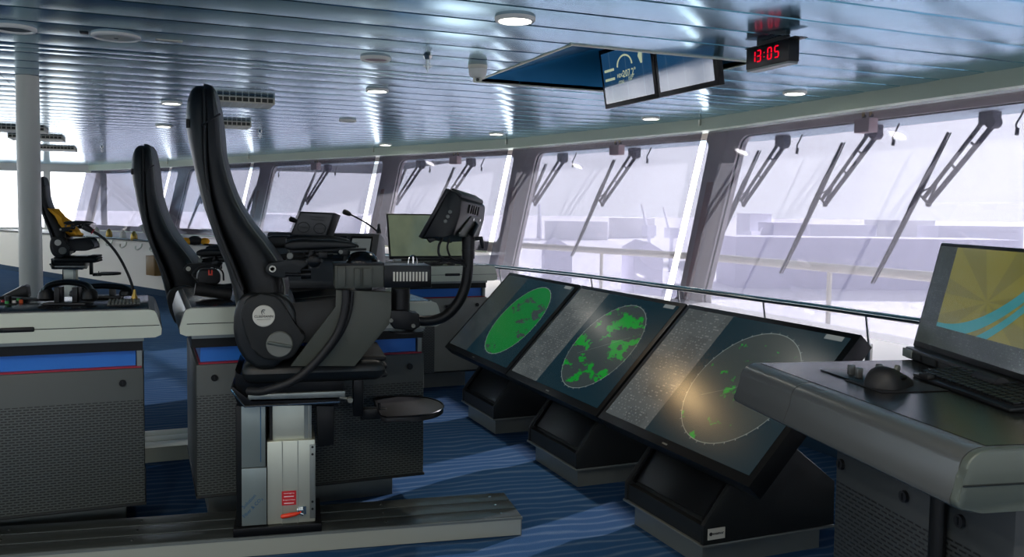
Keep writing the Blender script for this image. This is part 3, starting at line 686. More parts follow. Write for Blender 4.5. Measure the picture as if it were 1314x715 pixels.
# ---- two screens hanging in the recess
def hang_screen(ya, yb, label, left):
    X = 3.42; tl = math.radians(9); t = thing('hanging_screen', label, 'screen', (X, (ya+yb)/2, 2.24), 0, 'screens in the ceiling recess')
    ux = V((-math.sin(tl), 0, math.cos(tl))); nx = V((-math.cos(tl), 0, -math.sin(tl))); b0 = V((X, ya, 2.235)); hh = .46
    T = lambda y, h, o: V((X, y, 2.235)) + ux*h + nx*o
    mb = MB(); mb.ext([T(ya, 0, -.05), T(yb, 0, -.05), T(yb, hh, -.05), T(ya, hh, -.05)], nx*.05, .006); part('casing', mb, 'black', t)
    bz = .035
    mb = MB(); mb.quad([T(yb-bz, bz, .0015), T(ya+bz, bz, .0015), T(ya+bz, hh-bz, .0015), T(yb-bz, hh-bz, .0015)], [(0, 0), (1, 0), (1, 1), (0, 1)]); part('display', mb, 'conning', t)
    w_ = yb-ya; Q = lambda u, v: T(yb-bz-(w_-2*bz)*u, bz+(hh-2*bz)*v, .002)
    XX, YY = V((0, -1, 0)), ux
    if left:
        mb = MB(); arc = [Q(.48+.15*math.cos(a), .66+.20*math.sin(a)) for a in [PI*k/16 for k in range(17)]]; mb.tube(arc, .007, 4); part('gauge', mb, 'screenink', t)
        part('lettering', text_mb('207.2°', .075, XX, YY, Q(.56, .50)), 'screenink', t); part('lettering', text_mb('HDG', .042, XX, YY, Q(.37, .49)), 'screenink', t)
        part('lettering', text_mb('COG', .036, XX, YY, Q(.38, .36)), 'screenink', t); part('lettering', text_mb('157°', .042, XX, YY, Q(.58, .39)), 'screenink', t)
        mb = MB(); mb.tube([Q(.82, .62), Q(.81, .75), Q(.84, .92)], [.008, .02, .012], 6); part('ship_symbol', mb, 'screenink', t)
    else:
        part('lettering', text_mb('COG', .042, XX, YY, Q(.40, .62)), 'screenink', t)
    for v in ((.62, .44) if left else (.72,)):
        mb = MB(); mb.ext([Q(.04, v), Q(.25, v), Q(.25, v+.05), Q(.04, v+.05)], nx*.001); part('bar', mb, 'screenink', t)
    mb = MB(); mb.box(T((ya+yb)/2, hh*.6, -.12), (.14, .12, .12), bev=.01); mb.box(T((ya+yb)/2, hh*.9, -.13), (.05, .08, .4)); part('mount', mb, 'blackmet', t)
hang_screen(5.475, 6.26, 'left of the two screens hanging in the blue ceiling recess', True)
hang_screen(4.70+.05, 5.465, 'right of the two screens hanging in the blue ceiling recess, nearer the red clock', False)
# ---- red digit clock
t = thing('wall_clock', 'black digital clock with red digits 13:05 hanging from the ceiling', 'clock', (3.29, 4.08, 2.245))
mb = MB(); mb.span((3.256, 3.895, 2.248), (3.33, 4.263, 2.366), .004); part('case', mb, 'black', t)
mb = MB(); mb.span((3.262, 3.90, 2.236), (3.325, 4.258, 2.249)); part('base_strip', mb, 'greyalu', t)
mb = MB(); mb.span((3.25, 3.84, 2.366), (3.335, 4.27, 2.372)); mb.span((3.28, 3.95, 2.37), (3.31, 4.2, 2.40)); part('mount', mb, 'blackmet', t)
SEG = {'0': 'abcdef', '1': 'bc', '3': 'abcdg', '5': 'acdfg'}
def digit(ch, y, zc, hh):
    mb = MB(); w_ = hh*.5; x = 3.2545
    S = {'a': ((-1, 1), (1, 1)), 'b': ((1, 1), (1, 0)), 'c': ((1, 0), (1, -1)), 'd': ((-1, -1), (1, -1)), 'e': ((-1, 0), (-1, -1)), 'f': ((-1, 1), (-1, 0)), 'g': ((-1, 0), (1, 0))}
    for k in SEG[ch]:
        (a, b), (c_, d_) = S[k]; p = V((x, y-a*w_/2, zc+b*hh/2)); q = V((x, y-c_*w_/2, zc+d_*hh/2)); v = (q-p)*.1
        mb.cyl(p+v, q-v, .0045, n=5)
    part('digit', mb, 'led', t)
for k, ch in enumerate('1305'): digit(ch, [4.195, 4.145, 4.052, 3.992][k], 2.312, .062)
for dz in (-.012, .012): mb = MB(); mb.box((3.2545, 4.10, 2.312+dz), (.002, .006, .006)); part('colon_dot', mb, 'led', t)

# ================================================================== CONSOLES
def slab(mb, x0, x1, y0, y1, zt=.985, h=.115, drop=.03, T=None):
    """console top: rounded long sides"""
    prof = [(x0-.005, zt-h), (x0-.028, zt-h+.01), (x0-.030, zt-h+.035), (x0-.012, zt-.02), (x0-.003, zt-.006), (x0+.016, zt), (x1-.016, zt), (x1+.003, zt-.006), (x1+.012, zt-.02), (x1+.030, zt-h+.035), (x1+.028, zt-h+.01), (x1+.005, zt-h)]
    mb.ext([(x, y0, z) for x, z in prof], (0, y1-y0, 0)); return mb
def console(name, label, T, x0, x1, depth, blue=True, panel='perfx', lock=(.08,), handle=None, zt=.985, deco=True):
    """bridge console: aluminium end caps, dark top, blue band, slotted steel panels on a plinth. local frame: front at y=0"""
    loc = T.translation + T.to_3x3() @ V(((x0+x1)/2, depth/2, 0)); t = thing(name, label, 'console', (loc.x, loc.y, 0), math.atan2(T[1][0], T[0][0]))
    mb = MB(T); slab(mb, x0, x1, .012, depth-.012, zt); part('side_edge', mb, 'edge', t)
    for a, b in ((-.004, .012), (depth-.012, depth+.004)):
        mb = MB(T); slab(mb, x0+.002, x1-.002, a, b, zt-.001); part('end_cap', mb, 'cream', t)
    mb = MB(T); mb.span((x0+.02, .02, zt-.002), (x1-.02, depth-.02, zt+.003), .001); part('worktop', mb, 'top', t)
    if deco:
        mb = MB(T); z = zt-.066
        pts = [(x0+.0, z-.028), (x0+.15, z-.028), (x0+.19, z), (x1+.02, z)] if handle is not None else [(x0, z), (x1+.02, z)]
        mb.tube([(x, -.0045, zz) for x, zz in pts], .0016, 4); part('groove', mb, 'dark', t)
    if handle is not None:
        mb = MB(T); mb.span((handle-.06, -.010, zt-.075), (handle+.06, .0, zt-.055), .008); part('handle', mb, 'black', t)
        mb = MB(T); mb.span((handle-.048, -.0125, zt-.069), (handle+.048, -.004, zt-.061), .003); part('finger_slot', mb, 'rubber', t)
    z1 = zt-.115
    mb = MB(T); mb.span((x0+.02, .04, z1-.02), (x1-.04, depth-.03, z1+.004)); part('support_rail', mb, 'greyalu', t)
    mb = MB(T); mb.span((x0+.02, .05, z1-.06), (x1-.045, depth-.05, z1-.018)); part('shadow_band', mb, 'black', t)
    xp = x1-.042; xq = x0+.037
    if blue:
        mb = MB(T); mb.span((xq+.02, .08, .74), (xp-.03, depth-.09, z1-.055)); part('blue_panel', mb, 'blue', t)
    mb = MB(T); mb.span((xq+.012, .052, .734), (xp-.008, depth-.05, .744)); part('red_strip', mb, 'red', t)
    mb = MB(T); mb.span((xp-.026, .06, .72), (xp-.006, depth-.1, .81)); part('hinge_plate', mb, 'greyalu', t)
    mb = MB(T); mb.span((xq, .04, .172), (xp, depth-.04, .738), .006)
    # origin of the slotted panel's pattern sits at the thing's base, front panel faces the camera
    part('slotted_panel', mb, M[panel], t)
    mb = MB(T); mb.span((xq-.004, .035, .162), (xp+.004, depth-.036, .174), .002); part('bottom_tray', mb, 'dark', t)
    mb = MB(T); mb.span((xq+.06, .30, 0), (xp-.08, depth-.06, .162)); part('plinth', mb, 'greyalu', t)
    for lx in lock:
        mb = MB(T); q = V((xp-lx, .04, .68)); mb.cyl(q, q+V((0, -.008, 0)), .014, n=18); l = part('lock', mb, 'black', t)
        mb = MB(T); mb.box(q+V((0, -.0085, 0)), (.004, .003, .016)); part('key_slot', mb, 'rubber', l)
    return t
I4 = Matrix.Translation
TL_ = I4((0, 3.86, 0)); left_console = console('console', 'left bridge console with two black telephone handsets on its top', TL_, -1.12, .033, .62, handle=-.46)
TM_ = I4((0, 3.86, 0)); mid_console = console('console', 'middle bridge console with blue band standing behind the big black chair', TM_, .158, 1.24, .95, lock=(.07, .93))
TF_ = I4((0, 6.32, 0)); far_console = console('console', 'rear bridge console with white end cap and blue band beside the leftmost radar screen', TF_, 1.42, 2.50, .95, handle=2.16, panel='panelgrey')
mb = MB(); mb.span((1.40, 6.30, .172), (2.02, 6.36, .69), .012); part('slotted_door', mb, 'perfx', far_console)
mb = MB(); mb.span((2.11, 6.36, .64), (2.19, 6.366, .69), .003); part('name_plate', mb, 'paper', far_console)
mb = MB(); mb.cyl((2.13, 6.358, .666), (2.13, 6.3565, .666), .012, n=12); part('emblem', mb, 'ink', far_console)

def onl(px, py, z=.988): return onz(px, py, z)
# telephone handsets on the left console
def handset(a, b, z, h, label):
    a, b = V(a), V(b); d = (b-a).normalized(); n = V((-d.y, d.x, 0)); L = (b-a).length; c = (a+b)/2
    t = thing('telephone_handset', label, 'telephone', (c.x, c.y, z), 0, 'telephone handsets on the left console')
    q = lambda s, hh: a + d*(s*L) + V((0, 0, z+hh-a.z))
    path = smooth_path([q(.04, h*.55), q(.16, h*.86), q(.5, h), q(.84, h*.86), q(.96, h*.55)], 5)
    mb = MB()
    secs = []
    for k, p in enumerate(path):
        tn = (path[min(k+1, len(path)-1)]-path[max(k-1, 0)]).normalized(); u = n.cross(tn).normalized()
        secs.append([p + n*(.024*math.cos(2*PI*j/12)) + u*(.013*math.sin(2*PI*j/12)) for j in range(12)])
    mb.loft(secs); part('grip', mb, 'screenoff', t)
    for s in (.09, .91):
        mb = MB(); mb.lathe([(.02, h*.72), (.031, h*.55), (.034, h*.28), (.028, h*.18), (0, h*.17)], V((*q(s, 0).xy, z))); part('ear_cup' if s < .5 else 'mouth_cup', mb, 'black', t)
    mb = MB(); mb.box(c*1.0+V((0, 0, z+.006-c.z)), (.17, .10, .012), Matrix.Rotation(math.atan2(d.y, d.x), 3, 'Z'), .004)
    for s in (.33, .67): p = q(s, 0); mb.box((p.x, p.y, z+h*.40), (.022, .06, h*.8), Matrix.Rotation(math.atan2(d.y, d.x), 3, 'Z'), .004)
    part('cradle', mb, 'blackmet', t)
    return t
za = .988
p1, p2 = onl(54, 391), onl(121, 391)
hs1 = handset(p1, p2, za, .095, 'black telephone handset at the front of the left console')
p1, p2 = onl(92, 383), onl(170, 382)
handset(p1, p2, za, .055, 'black telephone handset lying at the back of the left console')
mb = MB(); c = onl(40, 389); mb.tube(smooth_path([onl(58, 389)+V((0, 0, .03)), onl(50, 388)+V((0, 0, .012)), onl(30, 387)+V((0, 0, .014)), onl(8, 385)+V((0, 0, .01)), onl(-20, 387)+V((0, 0, .01))], 5), .007, 8)
part('telephone_cord', mb, 'rubber', hs1)
def wedge_box(c, w_, d_, h0, h1, label, name='desk_unit'):
    t = thing(name, label, 'device', c); x, y, z = c
    mb = MB(); mb.ext([(x-w_/2, y-d_/2, z), (x-w_/2, y-d_/2, z+h0), (x-w_/2, y+d_/2, z+h1), (x-w_/2, y+d_/2, z)], (w_, 0, 0), .004); part('casing', mb, 'black', t)
    return t
c = onl(22, 382); t = thing('desk_unit', 'small black wedge shaped unit left of the handsets on the left console', 'device', c)
mb = MB(); mb.ext([(c.x-.07, c.y-.05, za), (c.x+.03, c.y-.05, za+.055), (c.x+.045, c.y-.05, za+.05), (c.x+.05, c.y-.05, za)], (0, .12, 0), .003); part('casing', mb, 'black', t)
mb = MB(); mb.ext([(c.x-.055, c.y-.04, za+.0095), (c.x+.02, c.y-.04, za+.0505), (c.x+.02, c.y+.06, za+.0505), (c.x-.055, c.y+.06, za+.0095)], (-.001, 0, .002)); part('screen', mb, 'screenoff', t)
# control plates with buttons, keypad on the left console
mb = MB(); a = onl(-5, 392); b = onl(30, 384); mb.span((a.x, a.y, za), (b.x, b.y, za+.004), .001); bp_ = part('button_plate', mb, 'dark', left_console)
for px, py, mt in ((4, 389, 'red'), (9, 391, 'green'), (18, 390, 'paper'), (27, 389, 'obut'), (24, 387, 'green'), (13, 387, 'knob')):
    mb = MB(); q = onl(px, py); mb.cyl(q, q+V((0, 0, .014)), .008, n=12); part('button', mb, mt, bp_, '%s button' % {'red': 'red', 'green': 'green', 'paper': 'white', 'obut': 'orange', 'knob': 'grey'}[mt])
mb = MB(); q = onl(11, 390); mb.cyl(q+V((.0, -.01, 0)), q+V((0, -.01, .035)), .013, n=16); part('rotary_knob', mb, 'black', left_console)
a = onl(137, 393.5); b = onl(180, 385.5); mb = MB(); mb.span((a.x, a.y, za), (b.x, b.y, za+.006), .002); kp = part('keypad', mb, 'blackmet', left_console)
nx, ny = 9, 4
for i in range(nx):
    for j in range(ny):
        mb = MB(); mb.box((a.x+(b.x-a.x)*(i+.5)/nx, a.y+(b.y-a.y)*(j+.5)/ny, za+.008), ((b.x-a.x)/nx*.7, (b.y-a.y)/ny*.6, .006), bev=.001); part('key', mb, 'knob', kp)
# gooseneck microphone on the left console
def gooseneck(pts, head, label, r=.005, mt='rubber', ring=True):
    t = thing('gooseneck_microphone', label, 'microphone', pts[0], 0)
    mb = MB(); mb.lathe([(.014, 0), (.014, .012), (.008, .03), (.007, .05)], pts[0], n=14); part('base_socket', mb, 'gold' if ring else 'blackmet', t)
    mb = MB(); mb.tube(smooth_path(pts, 6), r, 8); part('flexible_neck', mb, mt, t)
    a, b = V(pts[-1]), V(head); mb = MB(); mb.tube([a, a+(b-a)*.2, a+(b-a)*.5, a+(b-a)*.9, b], [.009, .012, .014, .014, .006], 12); part('microphone_head', mb, 'rubber', t)
    if ring: mb = MB(); mb.cyl(a-(b-a)*.05, a+(b-a)*.03, .0125, n=12); part('ring', mb, 'red', t, 'red ring')
q = onl(172.5, 386); Yg = q.y; g_ = lambda x, y: ony(x, y, Yg)
gooseneck([q, g_(169, 365), g_(161, 345), g_(151, 327), g_(140, 313), g_(129, 303), g_(119, 297)], g_(106, 289.5), 'black gooseneck microphone bending left from the left console', .0058)
# binoculars on the middle console
c = onz(272, 384, za); t = thing('binoculars', 'black binoculars with a red mark lying on the middle console', 'binoculars', c)
pY = c.y; q = lambda x, y, dy=0: ony(x, y, pY+dy)
mb = MB(); mb.ext([q(252, 362, -.02), q(254, 351, -.02), q(258, 345.5, -.02), q(279, 345.5, -.02), q(283.5, 352, -.02), q(283, 363, -.02), q(276, 366, -.02), q(258, 366, -.02)], (0, .09, 0), .012, 3); part('prism_housing', mb, 'rubber', t)
mb = MB(); mb.ext([q(267.2, 346.5, -.022), q(269, 346.5, -.022), q(269, 351.6, -.022), q(271, 351.6, -.022), q(271, 346.5, -.022), q(272.8, 346.5, -.022), q(272.8, 353.4, -.022), q(267.2, 353.4, -.022)], (0, .004, 0)); part('red_mark', mb, 'redgloss', t, 'orange red mark')
mb = MB(); mb.tube([q(250, 371, -.03), q(262, 372.5, -.03), q(276, 375, -.03), q(282, 375.5, -.03), q(296, 377.5, -.03)], [.027, .030, .026, .030, .031], 18); part('barrel', mb, 'rubber', t)
mb = MB(); mb.tube([q(256, 367, .06), q(262, 369, .06), q(276, 371, .06), q(290, 373, .06)], [.026, .028, .026, .03], 18); part('barrel', mb, 'rubber', t)
mb = MB(); mb.cyl(q(296, 377.5, -.03), q(297, 377.7, -.03), .025, n=18); part('lens', mb, 'screenoff', t)
mb = MB(); mb.tube(smooth_path([q(253, 360, -.02), q(247, 352, -.01), q(256, 343, 0), q(272, 341, .02), q(285, 348, .04), q(287, 360, .05)], 5), .004, 6); part('strap', mb, 'rubber', t)
# raised instrument panel and microphone at the back of the middle console
t = thing('instrument_panel', 'black sloped instrument panel with three small displays on the middle console', 'instrument panel', (1.0, 4.72, za))
Yb = 4.55; q = lambda x, y, dy=0: ony(x, y, Yb+dy)
zt0 = q(493, 300).z; x1 = q(493, 300).x; x0 = q(418, 297).x-.25
q0 = q(487, 300); W_ = .62; TIp = Matrix.Translation(V((q0.x, Yb, 0))) @ Matrix.Rotation(-math.radians(30), 4, 'Z'); x0, x1 = -W_, 0; Yb_ = 0
mb = MB(TIp); mb.ext([(x0, -.13, za), (x0, -.13, za+.04), (x0, 0, zt0-.006), (x0, .02, zt0), (x0, .10, zt0-.03), (x0, .13, za+.1), (x0, .13, za)], (W_, 0, 0), .005); part('casing', mb, 'casing', t)
sd = V((0, .13, zt0-.006-za-.04)).normalized(); sn = V((0, -sd.z, sd.y))
for k, (fx0, fx1) in enumerate(((.36, .52), (.55, .72), (.76, .95))):
    xa, xb = x0+(x1-x0)*fx0, x0+(x1-x0)*fx1; o0 = V((0, -.13, za+.04)); Ls = V((0, .13, zt0-.006-za-.04)).length
    P = lambda x, s, o: V((x, 0, 0))+V((0, o0.y, o0.z))+sd*(s*Ls)+sn*o
    mb = MB(TIp); mb.ext([P(xa, .42, 0), P(xb, .42, 0), P(xb, .95, 0), P(xa, .95, 0)], sn*.008, .002); f = part('display_frame', mb, 'blackmet', t)
    mb = MB(TIp); e_ = .008; mb.ext([P(xa+e_, .48, .008), P(xb-e_, .48, .008), P(xb-e_, .90, .008), P(xa+e_, .90, .008)], sn*.001); part('display', mb, ['screenoff', 'screenoff', 'dim'][k], f)
    for r_ in range(4):
        mb = MB(TIp); mb.ext([P(xa+.02, .55+.08*r_, .009), P(xa+.02+.05*(1-.15*r_), .55+.08*r_, .009), P(xa+.02+.05*(1-.15*r_), .57+.08*r_, .009), P(xa+.02, .57+.08*r_, .009)], sn*.0006); part('text_row', mb, 'knob', f)
q2 = lambda x, y: ony(x, y, Yb+.04)
gooseneck([q2(486, 299.5), q2(477, 291), q2(467, 284.5), q2(457, 279), q2(450, 275.5)], q2(440, 271), 'thin gooseneck microphone leaning left from the sloped instrument panel', .0042, 'blackmet', False)
q2 = lambda x, y: ony(x, y, Yb+.25)
gooseneck([q2(392, 300), q2(388, 290), q2(381, 284)], q2(371, 280.5), 'small microphone peeking out left of the black control tablet', .004, 'blackmet', False)
# ================================================================== RADAR CONSOLES
SXB, SZB, SXT, SZT = 1.957, .442, 2.452, .963
su = V((SXT-SXB, 0, SZT-SZB)); SH = su.length; su.normalize(); sn_ = V((-su.z, 0, su.x))    # up the screen, out of the screen
def radar(y0, y1, py0, py1, pic, label):
    t = thing('radar_console', label, 'radar console', (2.3, (py0+py1)/2, 0), 0, 'row of three radar consoles by the windows')
    S = lambda y, h, o=0: V((SXB, y, SZB)) + su*(h*SH) + sn_*o
    mb = MB(); mb.ext([S(y0, 0, -.075), S(y1, 0, -.075), S(y1, 1, -.075), S(y0, 1, -.075)], sn_*.075, .003); part('screen_casing', mb, 'black', t)
    bz = .032
    mb = MB(); mb.quad([S(y1-bz, .055, .0015), S(y0+bz, .055, .0015), S(y0+bz, .965, .0015), S(y1-bz, .965, .0015)], [(0, 0), (1, 0), (1, 1), (0, 1)]); part('display', mb, pic, t)
    mb = MB(); mb.ext([S((y0+y1)/2+.018, .02, .0003), S((y0+y1)/2-.018, .02, .0003), S((y0+y1)/2-.018, .03, .0003), S((y0+y1)/2+.018, .03, .0003)], sn_*.0006); part('maker_mark', mb, 'knob', t)
    # pedestal: low front lip, sloping recessed flap, roof falling away to the bow
    prof = [(2.0, .105), (2.0, .185), (2.27, .530), (2.345, .530), (2.651, .294), (2.654, .112)]
    for a, b in ((py0, py0+.022), (py1-.022, py1)): mb = MB(); mb.ext([(x, a, z) for x, z in prof], (0, b-a, 0), .002); part('side_panel', mb, 'dark', t)
    mb = MB(); ins = [(2.006, .105), (2.006, .180), (2.035, .180), (2.278, .492), (2.345, .515), (2.645, .288), (2.648, .112)]
    mb.ext([(x, py0+.022, z) for x, z in ins], (0, py1-py0-.044, 0)); part('body', mb, 'dark', t)
    fl = MB(); fd = V((.27, 0, .345)).normalized(); fn = V((-fd.z, 0, fd.x))
    Fp = lambda y, s, o: V((2.03, y, .1875))+fd*s+fn*o
    fl.ext([Fp(py0+.05, .012, -.004), Fp(py1-.05, .012, -.004), Fp(py1-.05, .40, -.004), Fp(py0+.05, .40, -.004)], fn*.012, .002); f = part('keyboard_flap', fl, 'black', t)
    for y in (py0+.034, py1-.034): mb = MB(); mb.ext([Fp(y-.006, .0, -.004), Fp(y+.006, .0, -.004), Fp(y+.006, .405, -.004), Fp(y-.006, .405, -.004)], fn*.022); part('flap_guide', mb, 'blackmet', t)
    ym = (py0+py1)/2; mb = MB(); mb.tube(smooth_path([Fp(ym-.05, .385, .012), Fp(ym-.03, .355, .022), Fp(ym+.03, .355, .022), Fp(ym+.05, .385, .012)], 5), .0028, 6); part('pull_wire', mb, 'steel', t)
    mb = MB(); mb.span((1.994, py0-.003, .098), (2.66, py1+.003, .108), .002); part('bottom_tray', mb, 'greyalu', t)
    mb = MB(); mb.span((2.03, py0+.045, 0), (2.62, py1-.045, .10)); part('plinth', mb, 'greyalu', t)
    mb = MB(); mb.ext([(2.22, ym-.16, .50), (2.42, ym-.16, .45), (2.47, ym-.16, .80), (2.36, ym-.16, .72)], (0, .32, 0), .01); part('neck', mb, 'blackmet', t)
    return t
rad1 = radar(4.765, 5.88, 5.03, 5.62, 'radar1', 'farthest of the three radar consoles, its round picture almost filled with green')
rad2 = radar(3.622, 4.745, 3.89, 4.50, 'radar2', 'middle of the three radar consoles, green bands across its round picture')
rad3 = radar(2.48, 3.602, 2.80, 3.41, 'radar3', 'nearest of the three radar consoles, few green specks and a white sticker on its side')
mb = MB(); mb.span((2.02, 2.7965, .128), (2.10, 2.8, .172)); st = part('sticker', mb, 'disc', rad3, 'white sticker with dark lettering')
mb = text_mb('enamor', .017, (1, 0, 0), (0, 0, 1), (2.067, 2.7965, .152)); part('lettering', mb, 'ink', st)
mb = MB(); mb.cyl((2.033, 2.7967, .151), (2.033, 2.796, .151), .0075, n=16); part('emblem', mb, 'ink', st)

# ================================================================== RIGHT DESK
DA = -math.radians(11.8); DO = V((1.338, 1.065, 0)); TD = Matrix.Translation(DO) @ Matrix.Rotation(DA, 4, 'Z')
t = thing('console', 'black topped desk console at the right edge in front, grey rounded corner towards the camera', 'console', DO, DA)
zd = 1.0; DX, DY = 1.1, .875
ex_ = [(.0, zd-.112), (-.040, zd-.106), (-.049, zd-.100), (-.051, zd-.090), (-.036, zd-.05)] + [(-.034+.046*(1-math.cos(a_)), zd-.036+.036*math.sin(a_)) for a_ in [math.radians(q_) for q_ in (8, 22, 36, 50, 64, 78, 90)]] + [(DX, zd), (DX, zd-.112)]
def dprof(y0, y1, sh=0): 
    mb = MB(TD); mb.ext([(x+sh, y0, z-sh*.3) for x, z in ex_], (0, y1-y0, 0)); return mb
part('side_edge', dprof(.016, .600), 'edge', t); part('side_edge', dprof(.603, DY), 'edge', t)
mb = MB(TD); mb.ext([(x, -.004, z) for x, z in ex_], (0, .02, 0), .004, 3); part('end_cap', mb, 'cap', t, 'grey green end cap with a groove')
mb = MB(TD); mb.tube([(-.04, -.0045, zd-.062), (DX, -.0045, zd-.062)], .0018, 4); part('groove', mb, 'dark', t)
mb = MB(TD); mb.span((.02, .018, zd-.002), (DX, .600, zd+.0015)); part('worktop', mb, 'top', t)
mb = MB(TD); mb.span((.02, .603, zd-.002), (DX, DY-.01, zd+.0015)); part('worktop', mb, 'top', t)
mb = MB(TD); mb.span((.13, .06, zd-.165), (DX, .60, zd-.11)); part('support_rail', mb, 'black', t)
mb = MB(TD); mb.span((.10, .262, .10), (DX, .615, .888), .004); mb2 = mb; pn = part('slotted_panel', mb, 'perfy', t)
mb = MB(TD); mb.span((.115, .05, .10), (DX, .25, .888), .004); part('slotted_panel', mb, 'perfy', t)
mb = MB(TD); mb.span((.092, .225, .10), (.115, .262, .888), .010); part('corner_post', mb, 'black', t)
mb = MB(TD); mb.span((.17, .1, 0), (DX, .56, .101)); part('plinth', mb, 'greyalu', t)
for y, x in ((.59, .10), (.345, .10), (.19, .115)):
    mb = MB(TD); mb.cyl((x, y, .80), (x-.008, y, .80), .013, n=16); l = part('lock', mb, 'rubber', t)
    mb = MB(TD); mb.box((x-.0085, y, .80), (.003, .004, .015)); part('key_slot', mb, 'black', l)
# small joystick plate and knobs
D = lambda px, py, z=1.0015: onz(px, py, z)
a = TD.inverted() @ D(1073, 475); b = TD.inverted() @ D(1108, 492)
mb = MB(TD); mb.box(((a.x+b.x)/2+.03, (a.y+b.y)/2, zd+.003), (.12, .17, .003), bev=.001); kp = part('control_plate', mb, 'blackmet', t)
for px, py in ((1092, 482), (1102, 486), (1128, 481)):
    q = TD.inverted() @ D(px, py); mb = MB(TD); mb.box((q.x, q.y, zd+.016), (.015, .015, .026), bev=.003); part('toggle_knob', mb, 'edge', kp)
# mouse on a thin pad
mc = D(1141, 496); mc.z = zd+.0045
md = V((math.cos(DA), math.sin(DA), 0)); me_ = V((-md.y, md.x, 0))
mb = MB(); p = mc; mb.box(p+V((.02, 0, -.0015)), (.17, .15, .002), Matrix.Rotation(DA, 3, 'Z'), .0005); solo('mouse_pad', mb, 'rubber', 'thin black pad under the computer mouse on the right desk', 'mouse pad')
t = thing('computer_mouse', 'black computer mouse on the black desk at the right', 'computer mouse', mc, DA)
TMo = Matrix.Translation(mc+V((0, 0, .0005))) @ Matrix.Rotation(DA+.55, 4, 'Z')
mb = MB(TMo); secs = []
for k in range(15):
    s = k/14; x = -.070+.140*s; e = max(0, 1-(2*s-1)**4)**.5; hw = .043*e*(1-.12*s)+.002; hh = .052*e*(1-.35*s)*(.6+.4*math.sin(PI*min(1, s+.25)))+.002
    secs.append([(x, hw*math.copysign(abs(math.cos(PI*j/10))**.8, math.cos(PI*j/10)), hh*math.sin(PI*j/10)) for j in range(11)])
mb.loft(secs); part('shell', mb, 'rubber', t)
mb = MB(TMo); mb.cyl((.04, -.004, .034), (.04, .004, .034), .009, n=14); part('scroll_wheel', mb, 'knob', t)
mb = MB(TMo); mb.ball((-.01, -.036, .024), .013, (1.6, .5, .5), 10); part('thumb_button', mb, 'blackmet', t)
# chart display standing on the desk, keyboard before it
hb = onz(1170, 452, 1.012); he = onz(1306, 500, 1.012); hd = (he-hb).normalized()
AZ = math.atan2(hd.y, hd.x)                                    # reading direction of the picture
TCh = Matrix.Translation(V((hb.x, hb.y, zd))) @ Matrix.Rotation(AZ, 4, 'Z')   # local x to the right along the picture, -y to the viewer
pn_ = TCh.to_3x3() @ V((1, 0, 0)); tl = onp(1207, 311, hb, pn_); loc_tl = TCh.inverted() @ tl
lean = loc_tl.y; hgt = loc_tl.z
def chart_display(T, label, W, hh, ln_, pic):
    t = thing('chart_display', label, 'display', T.translation, math.atan2(T[1][0], T[0][0]), 'flat chart displays')
    u = V((0, ln_, hh-.03)); L = u.length; u.normalize(); n = V((0, -u.z, u.y)); o = V((0, 0, .03))
    Q = lambda s, h, d=0: o + V((s, 0, 0)) + u*(h*L) + n*d
    mb = MB(T); mb.ext([Q(0, 0, -.022), Q(W, 0, -.022), Q(W, 1, -.022), Q(0, 1, -.022)], n*.022, .006, 3); part('casing', mb, 'black', t)
    bz = .012
    mb = MB(T); mb.quad([Q(bz, .06, .0012), Q(W-bz, .06, .0012), Q(W-bz, .965, .0012), Q(bz, .965, .0012)], [(0, 0), (1, 0), (1, 1), (0, 1)]); part('display', mb, pic, t)
    mb = MB(T); mb.span((.03, -.035, .0015), (W-.03, .03, .034), .006); f = part('hinge_bar', mb, 'blackmet', t)
    mb = MB(T)
    for k in range(5): mb.span((.06+k*.09, -.038, .008), (.06+k*.09+.07, -.034, .024))
    part('port_cover', mb, 'dark', f)
    mb = MB(T); mb.span((.03, -.041, .006), (.085, -.034, .03), .002); part('connector', mb, 'greyalu', f)
    mb = MB(T); mb.cyl((W-.13, -.045, .022), (W-.03, -.045, .022), .019, n=16); part('cable_gland', mb, 'rubber', f)
    mb = MB(T); mb.ext([(.08, 0, .002), (W-.08, 0, .002), (W-.08, .13, .002), (.08, .13, .002)], (0, 0, .01)); part('foot', mb, 'blackmet', t)
    return t
chart_display(TCh, 'flat display with yellow and turquoise sea chart on the right desk', .58, hgt, lean, 'chart')
k0 = D(1171, 482, 1.004); k1 = D(1270, 519, 1.004); kd = (k1-k0).normalized()
TK = Matrix.Translation(V((k0.x, k0.y, zd+.0015))) @ Matrix.Rotation(math.atan2(kd.y, kd.x), 4, 'Z')
t = thing('keyboard', 'black computer keyboard lying before the chart display on the right desk', 'keyboard', V((k0.x, k0.y, zd+.0015)), math.atan2(kd.y, kd.x))
mb = MB(TK); mb.ext([(0, 0, 0), (0, 0, .009), (0, .136, .024), (0, .138, .0)], (.40, 0, 0), .003); part('case', mb, 'black', t)
mb = MB(TK); ks = V((0, .145, .015)).normalized()
krow = part('bed', MB(TK).ext([(.008, .014, .0118), (.392, .014, .0118), (.392, .133, .024), (.008, .133, .024)], (0, 0, .0008)), 'rubber', t)
for r_ in range(6):
    for c_ in range(16):
        x = .020+c_*.024; yk = .023+r_*.0195; z = .0125+yk*.1034+.002
        mb = MB(TK); mb.box((x, yk, z), (.019, .016, .006), Matrix.Rotation(.103, 3, 'X'), .0012); part('key', mb, 'blackmet', krow)
mb = MB(TK); mb.box((.06, .004, .012), (.045, .02, .014), bev=.005); part('wrist_clip', mb, 'rubber', t)
